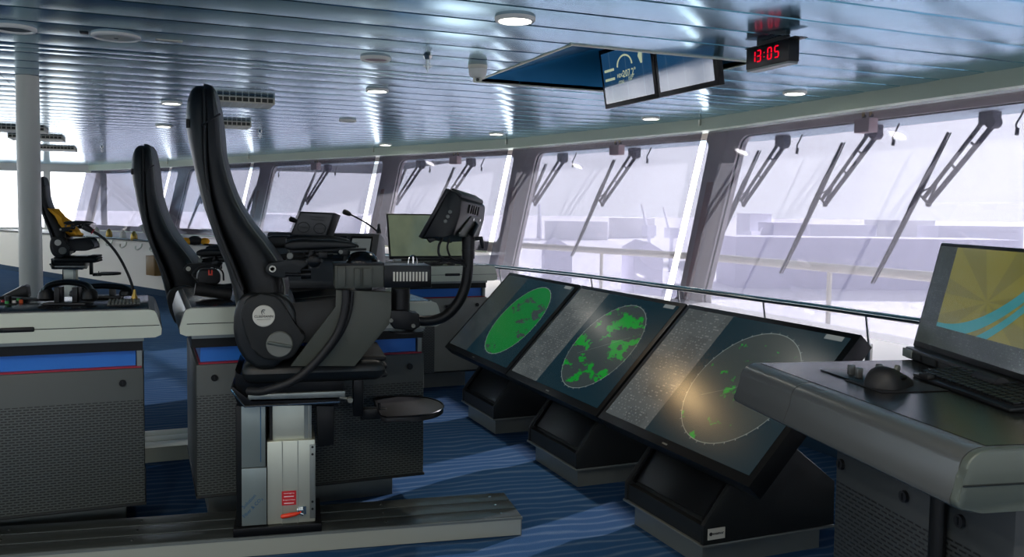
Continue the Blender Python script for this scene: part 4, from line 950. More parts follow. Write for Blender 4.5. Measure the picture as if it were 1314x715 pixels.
# same kind of display on the rear console
a = ony(500, 326, 6.75); b = ony(596, 330, 6.75)
TC2 = Matrix.Translation(V((a.x, 6.75, .99))) @ Matrix.Rotation(-.05, 4, 'Z')
tz = ony(511, 274, 6.9).z-.99
chart_display(TC2, 'flat display with a dull green picture standing on the rear console', b.x-a.x, tz, .13, 'chart2')
t = thing('keyboard', 'thin black keyboard on the rear console before the dull green display', 'keyboard', (1.9, 6.5, .989)); mb = MB(); mb.span((1.55, 6.42, .989), (2.12, 6.58, 1.005), .004); part('case', mb, 'black', t)
for r_ in range(4):
    for c_ in range(16): mb = MB(); mb.box((1.575+c_*.034, 6.445+r_*.035, 1.008), (.027, .027, .008), bev=.002); part('key', mb, 'blackmet', t)
t = thing('computer_mouse', 'dark computer mouse at the front edge of the rear console', 'computer mouse', (2.2, 6.46, .989)); mb = MB(); mb.ball((2.2, 6.46, .99), .035, (.9, 1.5, .9), 14); part('shell', mb, 'rubber', t); mb = MB(); mb.cyl((2.196, 6.425, 1.015), (2.204, 6.425, 1.015), .008, n=10); part('scroll_wheel', mb, 'knob', t)

# ================================================================== CHAIR RAIL ON THE FLOOR
CA = -math.radians(8.6)
RO = onz(669, 687, 0); TR = Matrix.Translation(RO) @ Matrix.Rotation(CA, 4, 'Z'); RH = .085
RW = (TR.inverted() @ onz(633, 633, RH)).y; RLn = 3.2
t = thing('floor_rail', 'low grey aluminium rail platform on the carpet carrying the big black chair', 'rail', RO, CA)
mb = MB(TR); mb.span((-RLn, .004, 0), (-.004, RW-.004, RH-.014)); part('base', mb, 'greyalu', t)
n = 3; g_ = .010; wd = (RW-g_*2)/n
for k in range(n):
    y0 = k*(wd+g_)
    mb = MB(TR); mb.span((-RLn, y0, RH-.016), (0, y0+wd, RH), .002); p = part('top_plank', mb, 'rail', t)
    for s in range(6): mb = MB(TR); mb.cyl((-.08-s*.5, y0+wd*.5, RH), (-.08-s*.5, y0+wd*.5, RH+.0015), .006, n=10); part('screw', mb, 'steel', p)
mb = MB(TR); mb.span((-RLn, -.004, .004), (-.004, .0, RH-.004)); part('side_profile', mb, 'alu', t)
mb = MB(TR); mb.span((-RLn, -.007, RH-.012), (.002, .004, RH-.002)); part('edge_bead', mb, 'greyalu', t)
mb = MB(TR); mb.span((-.004, -.002, .0), (.0, RW, RH-.004)); part('end_plate', mb, 'greyalu', t)
# cable duct between the two consoles
a, b = onz(150, 592, 0), onz(262, 590, 0); Yd = onz(213, 592, 0).y; zt_ = ony(213, 573, Yd).z; Y2 = onz(213, 551, zt_).y
t = thing('cable_duct', 'low cream and grey metal duct on the carpet between the left and middle consoles', 'duct', (.1, Yd, 0))
mb = MB(); mb.span((-.35, Yd, 0), (.232, Y2, zt_-.004)); part('side', mb, 'cream', t)
for k in range(3): w_ = (Y2-Yd)/3; mb = MB(); mb.span((-.35, Yd+w_*k+(.004 if k else -.004), zt_-.006), (.232, Yd+w_*(k+1)-.002, zt_), .002); part('lid', mb, 'alu', t)
# ================================================================== OPERATOR CHAIR
E1 = V((math.cos(CA), math.sin(CA), 0)); E2 = V((-math.sin(CA), math.cos(CA), 0))
pc = TR @ V((0, RW/2, 0)); x_ = onp(366, 600, pc, E2); CO = V((x_.x, x_.y, RH))
TC = Matrix.Translation(CO) @ Matrix.Rotation(CA, 4, 'Z'); TCi = TC.inverted()
def ch(px, py, yo=0, dy=0):
    """a point seen at a pixel, on the chair's own upright plane yo metres to its left, in chair coordinates"""
    p = TCi @ onp(px, py, CO+E2*yo, E2); return V((p.x, yo+dy, p.z))
chair = thing('operator_chair', 'biggest black leather chair, on a cream column, with a screen on a curved tube', 'chair', CO, CA, 'black bridge chairs')
def cpart(name, mb, mt, parent=chair, label=None): return part(name, mb, mt, parent, label)
def poly(pix, yo, th, bev=0, seg=2):
    mb = MB(TC); mb.ext([ch(x, y, yo) for x, y in pix], (0, th, 0), bev, seg); return mb
NY = -.15                                                # near face of the column
# base plate and column
mb = MB(TC); a = ch(299, 690, -.17); b = ch(413, 690, -.17); mb.span((a.x, -.17, 0), (b.x, .15, .035), .003); cpart('base_plate', mb, 'blackmet')
bx0, bx1 = a.x, b.x
cl = lambda px, py: ch(px, py, NY)
zt2 = cl(350, 520).z; z565 = cl(372, 566).z; z556 = cl(322, 600).z
x303, x310, x342, x347, x399, x404 = [cl(v, 600).x for v in (304, 310, 342, 347, 399, 404.5)]
mb = MB(TC); mb.span((x303-.004, NY+.012, .035), (x342, .12, zt2), .004); cpart('cover_box', mb, 'black')
mb = MB(TC); mb.span((x310, NY, z556), (x342-.004, NY+.012, zt2), .001); fm = cpart('film_panel', mb, 'film', label='upper panel under blue grey protective film')
mb = MB(TC); mb.span((x310, NY-.004, .04), (x342, NY+.012, z556-.003), .001); fm2 = cpart('film_panel', mb, 'film', label='lower panel under blue grey protective film with printed words')
xs = cl(335, 560).x; mb = MB(TC); mb.span((xs-.003, NY-.002, z556+.02), (xs, NY, zt2-.002)); part('film_seam', mb, 'bluetext', fm)
ctr = cl(323, 643); XX = (E1*.70+V((0, 0, .72))); YY = (E1*-.72+V((0, 0, .70)))
part('lettering', text_mb('Solution', .021, XX, YY, TC @ V((ctr.x-.010, NY-.004, ctr.z+.000))), 'bluetext', fm2)
part('lettering', text_mb('Fiber & CO\u2082', .020, XX, YY, TC @ V((ctr.x+.004, NY-.004, ctr.z-.026))), 'bluetext', fm2)
# aluminium column: wide lower sleeve, narrower upper sleeve, fluted faces
mb = MB(TC); mb.span((x342+.002, NY+.004, .035), (x404, .11, z565), .004)
for px in (362, 382): x = cl(px, 600).x; mb.span((x-.0015, NY+.002, .035), (x+.0015, NY+.006, z565))
lower = cpart('lower_column', mb, 'alu')
mb = MB(TC)
for px in (362.5, 382.5): x = cl(px, 600).x; mb.span((x-.001, NY+.0025, .036), (x+.001, NY+.0042, z565-.001))
part('flute', mb, 'knob', lower)
xr = cl(397.5, 600).x; mb = MB(TC); mb.span((xr, NY+.001, .05), (x404+.001, NY+.006, z565-.02), .001); part('corner_strip', mb, 'greyalu', lower)
zz = [z565-.03, z565-.06, .09, .12]
for z in zz: mb = MB(TC); q = V(((xr+x404)/2, NY+.001, z)); mb.cyl(q, q+V((0, -.002, 0)), .005, n=10); part('bolt', mb, 'dark', lower)
mb = MB(TC); mb.span((x347, NY+.03, z565-.05), (x399, .09, zt2+.01), .004); up = cpart('upper_column', mb, 'alu')
for px0, px1, mt in ((345.5, 349.5, 'dark'), (390.5, 396, 'greyalu'), (397, 400, 'greyalu')):
    mb = MB(TC); mb.span((cl(px0, 540).x, NY+.026, z565), (cl(px1, 540).x, NY+.034, zt2)); part('edge_strip', mb, mt, up)
# red label and red lever
a, b = cl(361.5, 631), cl(380, 648); mb = MB(TC); mb.span((a.x, NY+.0015, b.z), (b.x, NY+.004, a.z)); lb = part('warning_label', mb, 'redlabel', lower, 'small red label with white lines of print')
for k, s in enumerate(['Notentriegelung', None, 'Emergency Release', None]):
    zl_ = a.z-.009-(a.z-b.z)*.235*k
    if s: part('lettering', text_mb(s, .0062, E1, (0, 0, 1), TC @ V(((a.x+b.x)/2, NY+.0015, zl_))), 'paper', lb)
    else: mb = MB(TC); mb.span((a.x+.009, NY+.0008, zl_-.0016), (b.x-.009, NY+.002, zl_+.0016)); part('print_line', mb, 'paper', lb)
q = cl(387.5, 655.5); mb = MB(TC); mb.box(q+V((-.008, -.004, 0)), (.026, .016, .022), bev=.002); mb.cyl(q+V((-.02, -.01, .0)), q+V((.006, -.01, -.012)), .007, n=10); mb.box(q+V((-.0, .004, .0)), (.034, .004, .034)); lv = part('lever_valve', mb, 'steel', lower)
q1, q2 = cl(360, 661), cl(380, 658); mb = MB(TC); mb.tube([q1+V((0, -.02, .0)), q1+V((.006, -.02, 0)), (q1+q2)/2+V((0, -.02, 0)), q2+V((0, -.015, .0)), q2+V((.02, -.01, .004))], [.004, .009, .010, .008, .005], 12); part('lever_grip', mb, 'redgloss', lv, 'red lever grip')
# bracket box beside the upper column
cpart('bracket_box', poly([(406, 521), (429, 521), (428.5, 571), (408, 574)], -.13, .10, .003), 'black')
# mounting tray and suspension box
cpart('mounting_plate', poly([(296, 497), (300, 497), (322, 516), (434, 512), (434, 520), (306, 522)], -.21, .42, .002), 'blackmet')
mb = MB(TC); mb.tube([ch(296, 500, -.215), ch(314, 522, -.215), ch(436, 516, -.215)], .004, 6); cpart('edge_trim', mb, 'steel')
cpart('suspension_box', poly([(301.5, 474), (307, 482), (441, 488), (441, 508), (312, 512), (302, 497)], -.19, .38, .004), 'blackmet')
cpart('slide_rail', poly([(318, 507), (443, 502), (443, 510), (318, 513.5)], -.205, .02, .002), 'greyalu')
mb = MB(TC); q = ch(449, 512, -.2); mb.cyl(q, q+V((.0, -.03, 0)), .011, n=14); mb.cyl(ch(436, 510, -.2), ch(450, 512.5, -.2), .006, n=10); cpart('adjuster_knob', mb, 'knob')
# cushion base with bellows, seat cushion
def rbox(x0, x1, z0, z1, hy, r): 
    mb = MB(TC); mb.span((x0, -hy, z0), (x1, hy, z1), 0); bmesh.ops.bevel(mb.bm, geom=mb.bm.edges[:], offset=r, segments=4, affect='EDGES', profile=.5, clamp_overlap=True); return mb
a, b = ch(313, 479), ch(489, 450)
cpart('seat_pan', rbox(a.x, b.x, a.z-.01, b.z, .23, .045), 'shell')
for k, (py, ex) in enumerate(((447, 0), (457, .004), (467, .004))):
    a = ch(450, py+8); b = ch(490, py); cpart('bellows_fold', rbox(a.x, b.x+ex, a.z, b.z, .20, .014), 'rubber')
# seat cushion: lofted across, side bolsters higher than the middle, front waterfall
secs = []; xs0, xs1 = ch(352, 420).x, ch(478, 400).x; zc = ch(420, 384).z; zb_ = ch(420, 428).z
for k in range(13):
    s = k/12; x = xs0+(xs1-xs0)*s
    top = zc-.030 + .035*s - (.10*max(0, (s-.80)/.2)**2); bot = zb_ + .05*max(0, (s-.7)/.3)**2
    sec = []
    for j in range(25):
        t_ = -1+2*j/24; yy = .25*t_; bol = .045*max(0, (abs(t_)-.55)/.45)**1.5 if abs(t_) < .93 else .045*.6
        edge = -.05 if abs(t_) > .97 else 0
        sec.append(V((x, yy, top+bol+edge)))
    sec += [V((x, .25, bot)), V((x, -.25, bot))]
    secs.append(sec)
mb = MB(TC); mb.loft(secs); seat = cpart('seat_cushion', mb, 'leather')
for yy in (-.165, .165):
    pth = [sec[min(range(25), key=lambda j: abs(sec[j].y-yy))]+V((0, 0, .002)) for sec in secs]
    mb = MB(TC); mb.tube(pth, .0022, 5); part('stitching', mb, 'knob', seat)
# backrest: lofted along its curve. outline taken level by level (rear edge, parting line, front edge)
LV = [(110.2, 258, 266, 270), (113, 251.5, 261.5, 275), (120, 246.5, 262, 279), (130, 243.2, 263, 281.3), (142, 241.2, 263.5, 283.8), (160, 240.8, 264, 286.6), (180, 243.8, 264.5, 288.4), (198, 248, 265, 290.2), (215, 251.6, 266, 294), (233, 255.8, 268, 299.2), (250, 260.3, 270.5, 305.8), (268, 265.6, 274.5, 314.8), (285, 271.8, 279.5, 326), (300, 277.3, 285, 338.5), (315, 283.2, 291, 350.5), (331, 290, 298, 362), (348, 295.8, 305, 369), (366, 300.5, 312, 371.5), (384, 304, 318, 370), (402, 307, 322, 366)]
def hw(k):                                              # half width of the backrest at a level
    z = LV[k][0]
    return float(np.interp(z, [110, 114, 122, 150, 215, 300, 370, 402], [.04, .10, .15, .175, .20, .235, .25, .235]))
def sec_round(xa, xb, z, w, n=28, p=2.6):
    cx, rx = (xa+xb)/2, abs(xb-xa)/2; out = []
    for j in range(n):
        t_ = 2*PI*j/n; c_, s_ = math.cos(t_), math.sin(t_)
        out.append(V((cx+rx*math.copysign(abs(c_)**(2/p), c_), w*math.copysign(abs(s_)**(2/p), s_), z)))
    return out
shell, cush = [], []
for k, (py, l, mid, r_) in enumerate(LV):
    a, m_, b = ch(l, py), ch(mid, py), ch(r_, py)
    shell.append(sec_round(a.x, m_.x+.030, a.z, hw(k)*.93, p=3))
    cush.append(sec_round(m_.x+.004, b.x, a.z, hw(k)*(1.0 if k < 8 else .97), p=3.2))
shell[0] = sec_round(ch(257, 113.5).x, ch(268, 113.5).x, ch(260, 113).z, .06)
cush[0] = sec_round(ch(261, 110.2).x, ch(270, 110.2).x, ch(265, 110.2).z, .06)
mb = MB(TC); mb.loft(shell[1:]); back = cpart('backrest_shell', mb, 'shell')
mb = MB(TC); mb.loft(cush); pad = cpart('backrest_cushion', mb, 'leather')
# seam piping, side bolster line and headrest crease
for side in (-1, 1):
    pth = []
    for k in range(1, len(LV)-1):
        py, l, mid, r_ = LV[k]; b = ch(r_, py); m_ = ch(mid, py); pth.append(V((b.x-(b.x-m_.x)*.10, side*hw(k)*.80, b.z)))
    mb = MB(TC); mb.tube(smooth_path(pth, 2), .003, 6); part('stitching', mb, 'knob', pad)
    pth = [V((ch(LV[k][2], LV[k][0]).x+.012, side*hw(k)*.955, ch(LV[k][2], LV[k][0]).z)) for k in range(2, len(LV)-2)]
    mb = MB(TC); mb.tube(smooth_path(pth, 2), .006, 8); part('piping', mb, 'rubber', back)
q0, q1 = ch(264, 166), ch(288, 152)
mb = MB(TC); mb.tube([V((q0.x, -.178, q0.z)), V(((q0.x+q1.x)/2, -.186, (q0.z+q1.z)/2)), V((q1.x-.004, -.17, q1.z))], .004, 6); part('headrest_crease', mb, 'rubber', pad)
mb = MB(TC); mb.box(V((ch(242.5, 163).x+.012, -.155, ch(242, 163).z)), (.012, .012, .035), bev=.003); part('belt_slot', mb, 'rubber', back)
# shoulder of the recliner and round side covers, one on each flank
OUT = [(309, 406), (309.5, 398), (312, 390), (317.5, 383), (325, 379), (334.5, 377), (344, 376.5), (353, 379), (360, 383.6), (365.5, 390.5), (368.4, 398), (371.6, 411), (391, 427), (392.5, 433.5), (376.5, 457.6), (368, 461), (357, 462.4), (339.5, 460.8), (330, 455), (323.4, 446), (315, 430)]
def flank(y0, th, lab=None):
    mb = MB(TC); mb.ext([V((ch(x, y, -.29).x, y0, ch(x, y, -.29).z)) for x, y in OUT], (0, th, 0), .012, 4); return cpart('side_cover', mb, 'cover', label=lab)
sc_ = flank(-.31, .05); flank(.26, .05)
b0 = ch(338.5, 405.5, -.31)
mb = MB(TC); r_ = (ch(353, 405, -.31)-ch(324, 405, -.31)).length/2; mb.lathe([(r_, .001), (r_, -.004), (r_*.94, -.006), (0, -.006)], b0, (0, 1, 0), 40); bd = part('badge', mb, 'disc', sc_, 'pale round badge with a swoosh and lettering')
part('lettering', text_mb('CLEEMANN', .0135, E1, (0, 0, 1), TC @ (b0+V((0, -.006, -.002)))), 'ink', bd)
mb = MB(TC); mb.box(b0+V((0, -.0065, -.0125)), (.05, .001, .0014)); part('print_line', mb, 'knob', bd)
mb = MB(TC)
cr = []
for k in range(9):
    a_ = math.radians(60+k*22); cr.append(b0+V((.009*math.cos(a_)+.001, -.0065, .014+.011*math.sin(a_))))
mb.tube(cr, [.0006, .001, .0016, .002, .002, .0018, .0014, .001, .0005], 5); mb.tube([b0+V((.006, -.0065, .024)), b0+V((-.003, -.0065, .016)), b0+V((.004, -.0065, .009))], [.0005, .0016, .0005], 5); part('emblem', mb, 'ink', bd)
k0 = ch(358.8, 441.5, -.31); r_ = (ch(376, 441, -.31)-ch(341.5, 441, -.31)).length/2
mb = MB(TC); mb.lathe([(r_, .001), (r_, -.012), (r_*.93, -.016), (0, -.016)], k0, (0, 1, 0), 40); kn = part('recline_knob', mb, 'knob', sc_)
mb = MB(TC); mb.box(k0+V((0, -.018, 0)), (r_*1.85, .012, .012), Matrix.Rotation(math.radians(12), 3, 'Y'), .003); part('grip_bar', mb, 'cap', kn)
# lumbar hump and lower back shell
cpart('lower_shell', poly([(306, 384), (316, 376), (358, 376), (372, 384), (380, 400), (384, 420), (372, 456), (352, 473), (330, 474), (313, 462), (303.5, 445), (299, 425), (300, 402)], -.255, .51, .045, 4), 'shell')
# armrests with their arms, knobs and handles
def arm(y0, parts_sub=False):
    yo = y0; sgn = -1 if y0 < 0 else 1
    C = lambda x, y: V((ch(x, y, -.28).x, yo, ch(x, y, -.28).z))
    secs = []
    for px, zt_, zb2 in ((365, 313, 316), (367, 310.5, 319), (373, 307.8, 321), (382, 306.4, 321.2), (400, 306.8, 320), (424, 307.2, 319), (446, 309.5, 318.3), (455, 311.5, 318), (459.5, 313.5, 317.5)):
        a, b = C(px, zt_), C(px, zb2); h_ = a.z-b.z; w_ = .045*(.55 if px in (365, 459.5) else 1)
        secs.append([V((a.x, yo+w_*math.copysign(abs(math.cos(2*PI*j/16))**.7, math.cos(2*PI*j/16)), (a.z+b.z)/2+h_/2*math.copysign(abs(math.sin(2*PI*j/16))**.7, math.sin(2*PI*j/16)))) for j in range(16)])
    mb = MB(TC); mb.loft(secs); cpart('armrest_pad', mb, 'leather')
    mb = MB(TC); mb.ext([C(372, 321), C(470, 318.5), C(470, 321.5), C(372, 324)], (0, .03, 0), .001); cpart('armrest_plate', mb, 'dark')
    pl = [(340, 345), (343, 339), (350, 336), (362, 335), (378, 333.5), (395, 333), (397, 339), (389, 345), (380, 349), (372, 355), (362, 357), (350, 355), (342, 351)]
    mb = MB(TC); mb.ext([C(x, y) for x, y in pl], (0, .035, 0), .006, 3); ar = cpart('arm_bracket', mb, 'dark')
    c_ = C(349.8, 345); c_.y += -.002 if sgn < 0 else .037
    mb = MB(TC); mb.lathe([(.013, 0), (.013, -.004*1), (.008, -.004), (.008, 0)], c_, (0, 1, 0), 24); part('pivot_ring', mb, 'disc', ar)
    k_ = C(403, 334.5); mb = MB(TC); mb.lathe([(.022, .02), (.026, .012), (.026, -.012), (.018, -.018), (0, -.018)], k_, (0, 1, 0), 20)
    for j in range(6): a_ = j*PI/3; mb.cyl(k_+V((.024*math.cos(a_), -.012, .024*math.sin(a_))), k_+V((.024*math.cos(a_), .014, .024*math.sin(a_))), .009, n=10)
    cpart('star_knob', mb, 'blackmet')
    mb = MB(TC); mb.cyl(C(366, 352), C(388, 352.5), .007, n=10); mb.cyl(C(386, 352.5), C(399, 352), .016, n=14); cpart('tilt_handle', mb, 'blackmet')
    mb = MB(TC); mb.cyl(C(398, 331), C(400, 321), .012, n=12); mb.cyl(C(372, 329), C(372.2, 329.2), .02, n=12); mb.cyl(C(392, 328), C(427, 325), .009, n=10); mb.box(C(414, 327), (.035, .03, .026), bev=.004); mb.box(C(441, 323.5), (.03, .03, .026), bev=.003); cpart('arm_slide', mb, 'black')
    mb = MB(TC); mb.lathe([(.012, .02), (.012, -.02), (.006, -.02), (0, -.02)], C(372, 328), (0, 1, 0), 18); cpart('slide_bolt', mb, 'knob'); mb = MB(TC); mb.lathe([(.008, .02), (.008, -.022), (0, -.022)], C(437, 323), (0, 1, 0), 14); cpart('slide_bolt', mb, 'knob')
arm(-.29); arm(.27)
# tablet on the far armrest
TY = .42
t0, t1, t2, t3 = ch(385, 271, TY), ch(430, 273, TY), ch(418, 306.5, TY), ch(371, 303, TY)
nn = V((-.35, -.9, .3)).normalized()
mb = MB(TC); mb.ext([t0, t1, t2, t3], V((.03, .035, -.012)), .004); tb = cpart('control_tablet', mb, 'black')
w_ = [t3+(t2-t3)*a_+(t0-t3)*b_+(t1-t0-t2+t3)*a_*b_ for a_, b_ in ((.05, .08), (.95, .08), (.95, .93), (.05, .93))]
mb = MB(TC); mb.ext([p+V((0, -.0015, 0)) for p in w_], V((0, .001, 0))); part('display', mb, 'screenoff', tb)
tp = lambda a_, b_: t3+(t2-t3)*a_+(t0-t3)*b_+V((0, -.003, 0))
for a0_, a1_, b_ in ((.33, .78, .80), (.36, .74, .70), (.15, .45, .36), (.58, .88, .36)):
    mb = MB(TC); mb.ext([tp(a0_, b_), tp(a1_, b_), tp(a1_, b_+.035), tp(a0_, b_+.035)], V((0, .001, 0))); part('text_row', mb, 'dark', tb)
for a_ in (.28, .72):
    mb = MB(TC); c_ = tp(a_, .38); mb.tube([c_+V((.028*math.cos(PI*k/10*2), -.001, .024*math.sin(PI*k/10*2))) for k in range(11)], .0014, 4); part('dial', mb, 'dark', tb)
mb = MB(TC); mb.tube([(t2+t3)/2+V((.02, .02, 0)), (t2+t3)/2+V((.01, .0, -.05)), ch(392, 326, TY)], .012, 8); part('stalk', mb, 'blackmet', tb)
cpart('side_console', poly([(338, 306), (350, 302.5), (392, 303), (420, 307), (430, 311), (430, 316), (345, 319), (336, 314)], .36, .12, .012, 3), 'shell')
# side panel with joystick head, vent box and screen tube
PY = -.33
cpart('side_panel', poly([(431, 372), (502, 375), (502, 400), (499.5, 416), (455, 470), (373, 470), (431, 394)], PY, .02, .001), 'olive')
cpart('joystick_box', poly([(430, 341), (492.5, 339), (492.5, 369), (430, 370.5)], PY-.03, .17, .002), 'olive')
mb = MB(TC); mb.ext([ch(428.5, 338.5, PY-.032), ch(493, 337.5, PY-.032), ch(493, 340.5, PY-.032), ch(428.5, 341, PY-.032)], (0, .175, 0), .001); cpart('box_lid', mb, 'blackmet')
for px0, px1, py0_, py1_ in ((433, 443, 342, 368), (455, 462, 344, 367), (466, 478, 344, 367)):
    cpart('box_rib', poly([(px0, py0_), (px1, py0_), (px1, py1_), (px0, py1_)], PY-.045, .016, .002), 'olive')
for px, py in ((459.5, 356.5), (471.5, 356.5)): q = ch(px, py, PY-.03); mb = MB(TC); mb.cyl(q, q+V((0, -.004, 0)), .005, n=10); cpart('box_screw', mb, 'steel')
dc = ch(465, 338, PY+.055); rd = (ch(487, 338, PY)-ch(443.5, 338, PY)).length/2; dh = (ch(465, 322, PY)-ch(465, 338, PY)).length
mb = MB(TC); mb.lathe([(rd, -.002), (rd*.98, dh*.2), (rd*.86, dh*.55), (rd*.62, dh*.85), (rd*.3, dh*.98), (0, dh)], dc, (0, 0, 1), 36); cpart('trackball_dome', mb, 'dome')
vb = cpart('vent_box', poly([(493, 341), (553.5, 341), (553.5, 369), (493, 369.5)], PY-.035, .19, .002), 'blackmet')
mb = MB(TC)
for k in range(11):
    px = 504.5+k*4.15; a, b = ch(px, 349, PY-.0352), ch(px+2.3, 361, PY-.0352); mb.span((a.x, a.y-.001, b.z), (b.x, a.y+.002, a.z))
part('slot', mb, 'vent', vb, 'pale slots')
mb = MB(TC); a = ch(530, 340.5, PY+.06); mb.tube(smooth_path([a+V((-.02, 0, 0)), a+V((-.015, 0, .03)), a+V((0, 0, .04)), a+V((.014, 0, .03)), a+V((.018, 0, 0))], 4), .0025, 6); mb.cyl(a, a+V((0, 0, .035)), .005, n=10); cpart('bail_handle', mb, 'steel')
# socket, clamp and the curved tube carrying the touch screen
q = ch(514, 370, PY+.05); q2 = ch(514, 404, PY+.05); mb = MB(TC); rr_ = (ch(526, 380, PY+.05)-ch(502, 380, PY+.05)).length/2
mb.cyl(q, V((q.x, q.y, q2.z)), rr_, n=28); cpart('socket', mb, 'blackmet')
cpart('clamp', poly([(501, 398), (522, 398), (524, 402), (538, 402.5), (540, 419), (530, 425), (505, 422), (500, 412)], PY+.0, .09, .006, 3), 'black')
mb = MB(TC); c_ = ch(522, 424, PY+.05); mb.lathe([(.07, 0), (.07, -.006), (.05, -.008), (0, -.008)], c_, n=28); cpart('under_disc', mb, 'black')
for px, py in ((501.5, 411), (530, 418)): q = ch(px, py, PY); mb = MB(TC); mb.cyl(q, q+V((0, -.012, 0)), .008, n=12); cpart('clamp_bolt', mb, 'knob')
Tp = PY+.05
path = smooth_path([ch(534, 411, Tp), ch(545, 412, Tp), ch(557, 411, Tp), ch(570, 406.5, Tp), ch(582, 396, Tp), ch(591, 383, Tp), ch(597, 367, Tp), ch(600, 350, Tp), ch(601, 330, Tp), ch(601, 304, Tp)], 5)
mb = MB(TC); mb.tube(path, .0215, 18); tube = cpart('curved_tube', mb, 'black')
mb = MB(TC); mb.cyl(ch(601, 332, Tp), ch(601, 303, Tp), .0265, n=24); mb.cyl(ch(601, 322, Tp), ch(601, 320.5, Tp), .0285, n=24); part('collar', mb, 'blackmet', tube)
mb = MB(TC); mb.cyl(ch(607, 307, Tp), ch(619, 305.5, Tp), .008, n=10); mb.tube([ch(617, 304, Tp), ch(618.5, 312, Tp), ch(619.5, 319, Tp)], [.008, .009, .006], 10); part('clamp_lever', mb, 'blackmet', tube)
mb = MB(TC); mb.lathe([(.026, 0), (.022, .012), (.015, .02), (0, .022)], ch(601, 304, Tp), n=20); part('swivel', mb, 'dark', tube)
# touch screen unit, seen edge on from behind
D0 = Tp-.12; DW = .25
TSp = [(577, 243.5), (584, 246), (592, 257), (590, 275), (582, 302), (570, 304), (541, 305.5)]
TSv = ch(623, 266, D0+DW)-ch(592, 257, D0)
mb = MB(TC); mb.ext([ch(x, y, D0) for x, y in TSp], TSv, .004); scr = cpart('touch_screen', mb, 'black')
mb = MB(TC); mb.ext([ch(x, y, D0)-TSv*.04 for x, y in [(573.5, 242), (578, 243), (543, 306.8), (538.2, 304)]], TSv*1.08, .002); part('front_bezel', mb, 'blackmet', scr)
mb = MB(TC); mb.ext([ch(x, y, D0)+TSv*.05 for x, y in [(577, 243), (578.5, 240.5), (590, 248), (591, 253)]], TSv*.9, .002); part('top_cover', mb, 'dark', scr)
for k, (px, py) in enumerate(((577.5, 272), (574.5, 278), (571.5, 284))):
    q = ch(px, py, D0); mb = MB(TC); mb.lathe([(.0075, 0), (.0075, -.003), (.005, -.004), (0, -.004)], q, (0, 1, 0), 16); part('button', mb, 'knob', scr)
e0, e1 = ch(591.5, 262, D0), ch(582.5, 302, D0); bn = TSv.cross(e1-e0).normalized()
if bn.x < 0: bn = -bn
BP = lambda a_, b_, o_=0: e0+(e1-e0)*a_+TSv*b_+bn*o_
for k in range(5):
    b_ = .3+k*.09; mb = MB(TC); mb.ext([BP(-.06, b_, .0), BP(-.06, b_+.035, .0), BP(.22, b_+.035, .0), BP(.22, b_, .0)], bn*.008); part('cooling_fin', mb, 'dark', scr)
mb = MB(TC); mb.ext([BP(a_, b_, .003) for a_, b_ in ((.30, .42), (.27, .82), (.55, .9), (.98, .72), (1.0, .12), (.9, .1))], bn*.006, .001); part('bracket', mb, 'olive', scr)
for a_, b_ in ((.38, .5), (.36, .76), (.62, .72)): mb = MB(TC); mb.cyl(BP(a_, b_, .008), BP(a_, b_, .013), .005, n=10); part('bolt', mb, 'steel', scr)
mb = MB(TC); q = ch(601, 304, Tp); mb.tube([q, BP(.9, .45, .02), BP(.55, .6, .02), BP(.45, .62, .006)], [.016, .014, .010, .006], 12); part('support_stem', mb, 'blackmet', scr)
mb = poly([(548, 306), (556, 304.5), (560, 308), (552, 312)], D0+.03, .03, .002); part('connector', mb, 'blackmet', scr)
mb = MB(TC); mb.tube(smooth_path([ch(568, 306, D0+.05), ch(563, 316, D0+.04), ch(564, 328, D0+.04), ch(575, 334, D0+.05), ch(590, 338, D0+.08), ch(598, 342, Tp-.02)], 6), .005, 8); part('cable', mb, 'rubber', scr)
mb = MB(TC); mb.tube(smooth_path([ch(577, 306, D0+.07), ch(574, 318, D0+.07), ch(579, 331, D0+.07), ch(590, 336, D0+.08), ch(598, 341, Tp-.02)], 6), .004, 8); part('cable', mb, 'rubber', scr)
# corrugated conduit down the side panel
path = smooth_path([ch(444, 372, PY-.02), ch(443.5, 390, PY-.02), ch(440, 410, PY-.02), ch(433, 428, PY-.02), ch(421, 446, PY-.02), ch(406, 464, PY-.02), ch(389, 480, PY-.02), ch(372, 491, PY-.02), ch(353, 498, PY-.01), ch(335, 502.5, PY+.02), ch(319, 502, PY+.06)], 8)
mb = MB(TC); mb.tube(path, [.0155+.0008*(k % 2) for k in range(len(path))], 14); cpart('conduit', mb, 'rubber')
# second, thinner hose beside it
path = smooth_path([ch(452, 374, PY-.012), ch(450, 395, PY-.012), ch(443, 418, PY-.012), ch(428, 443, PY-.012), ch(404, 470, PY-.012), ch(380, 487, PY-.012), ch(356, 494, PY)], 6)
mb = MB(TC); mb.tube(path, .008, 10); cpart('hose', mb, 'rubber')
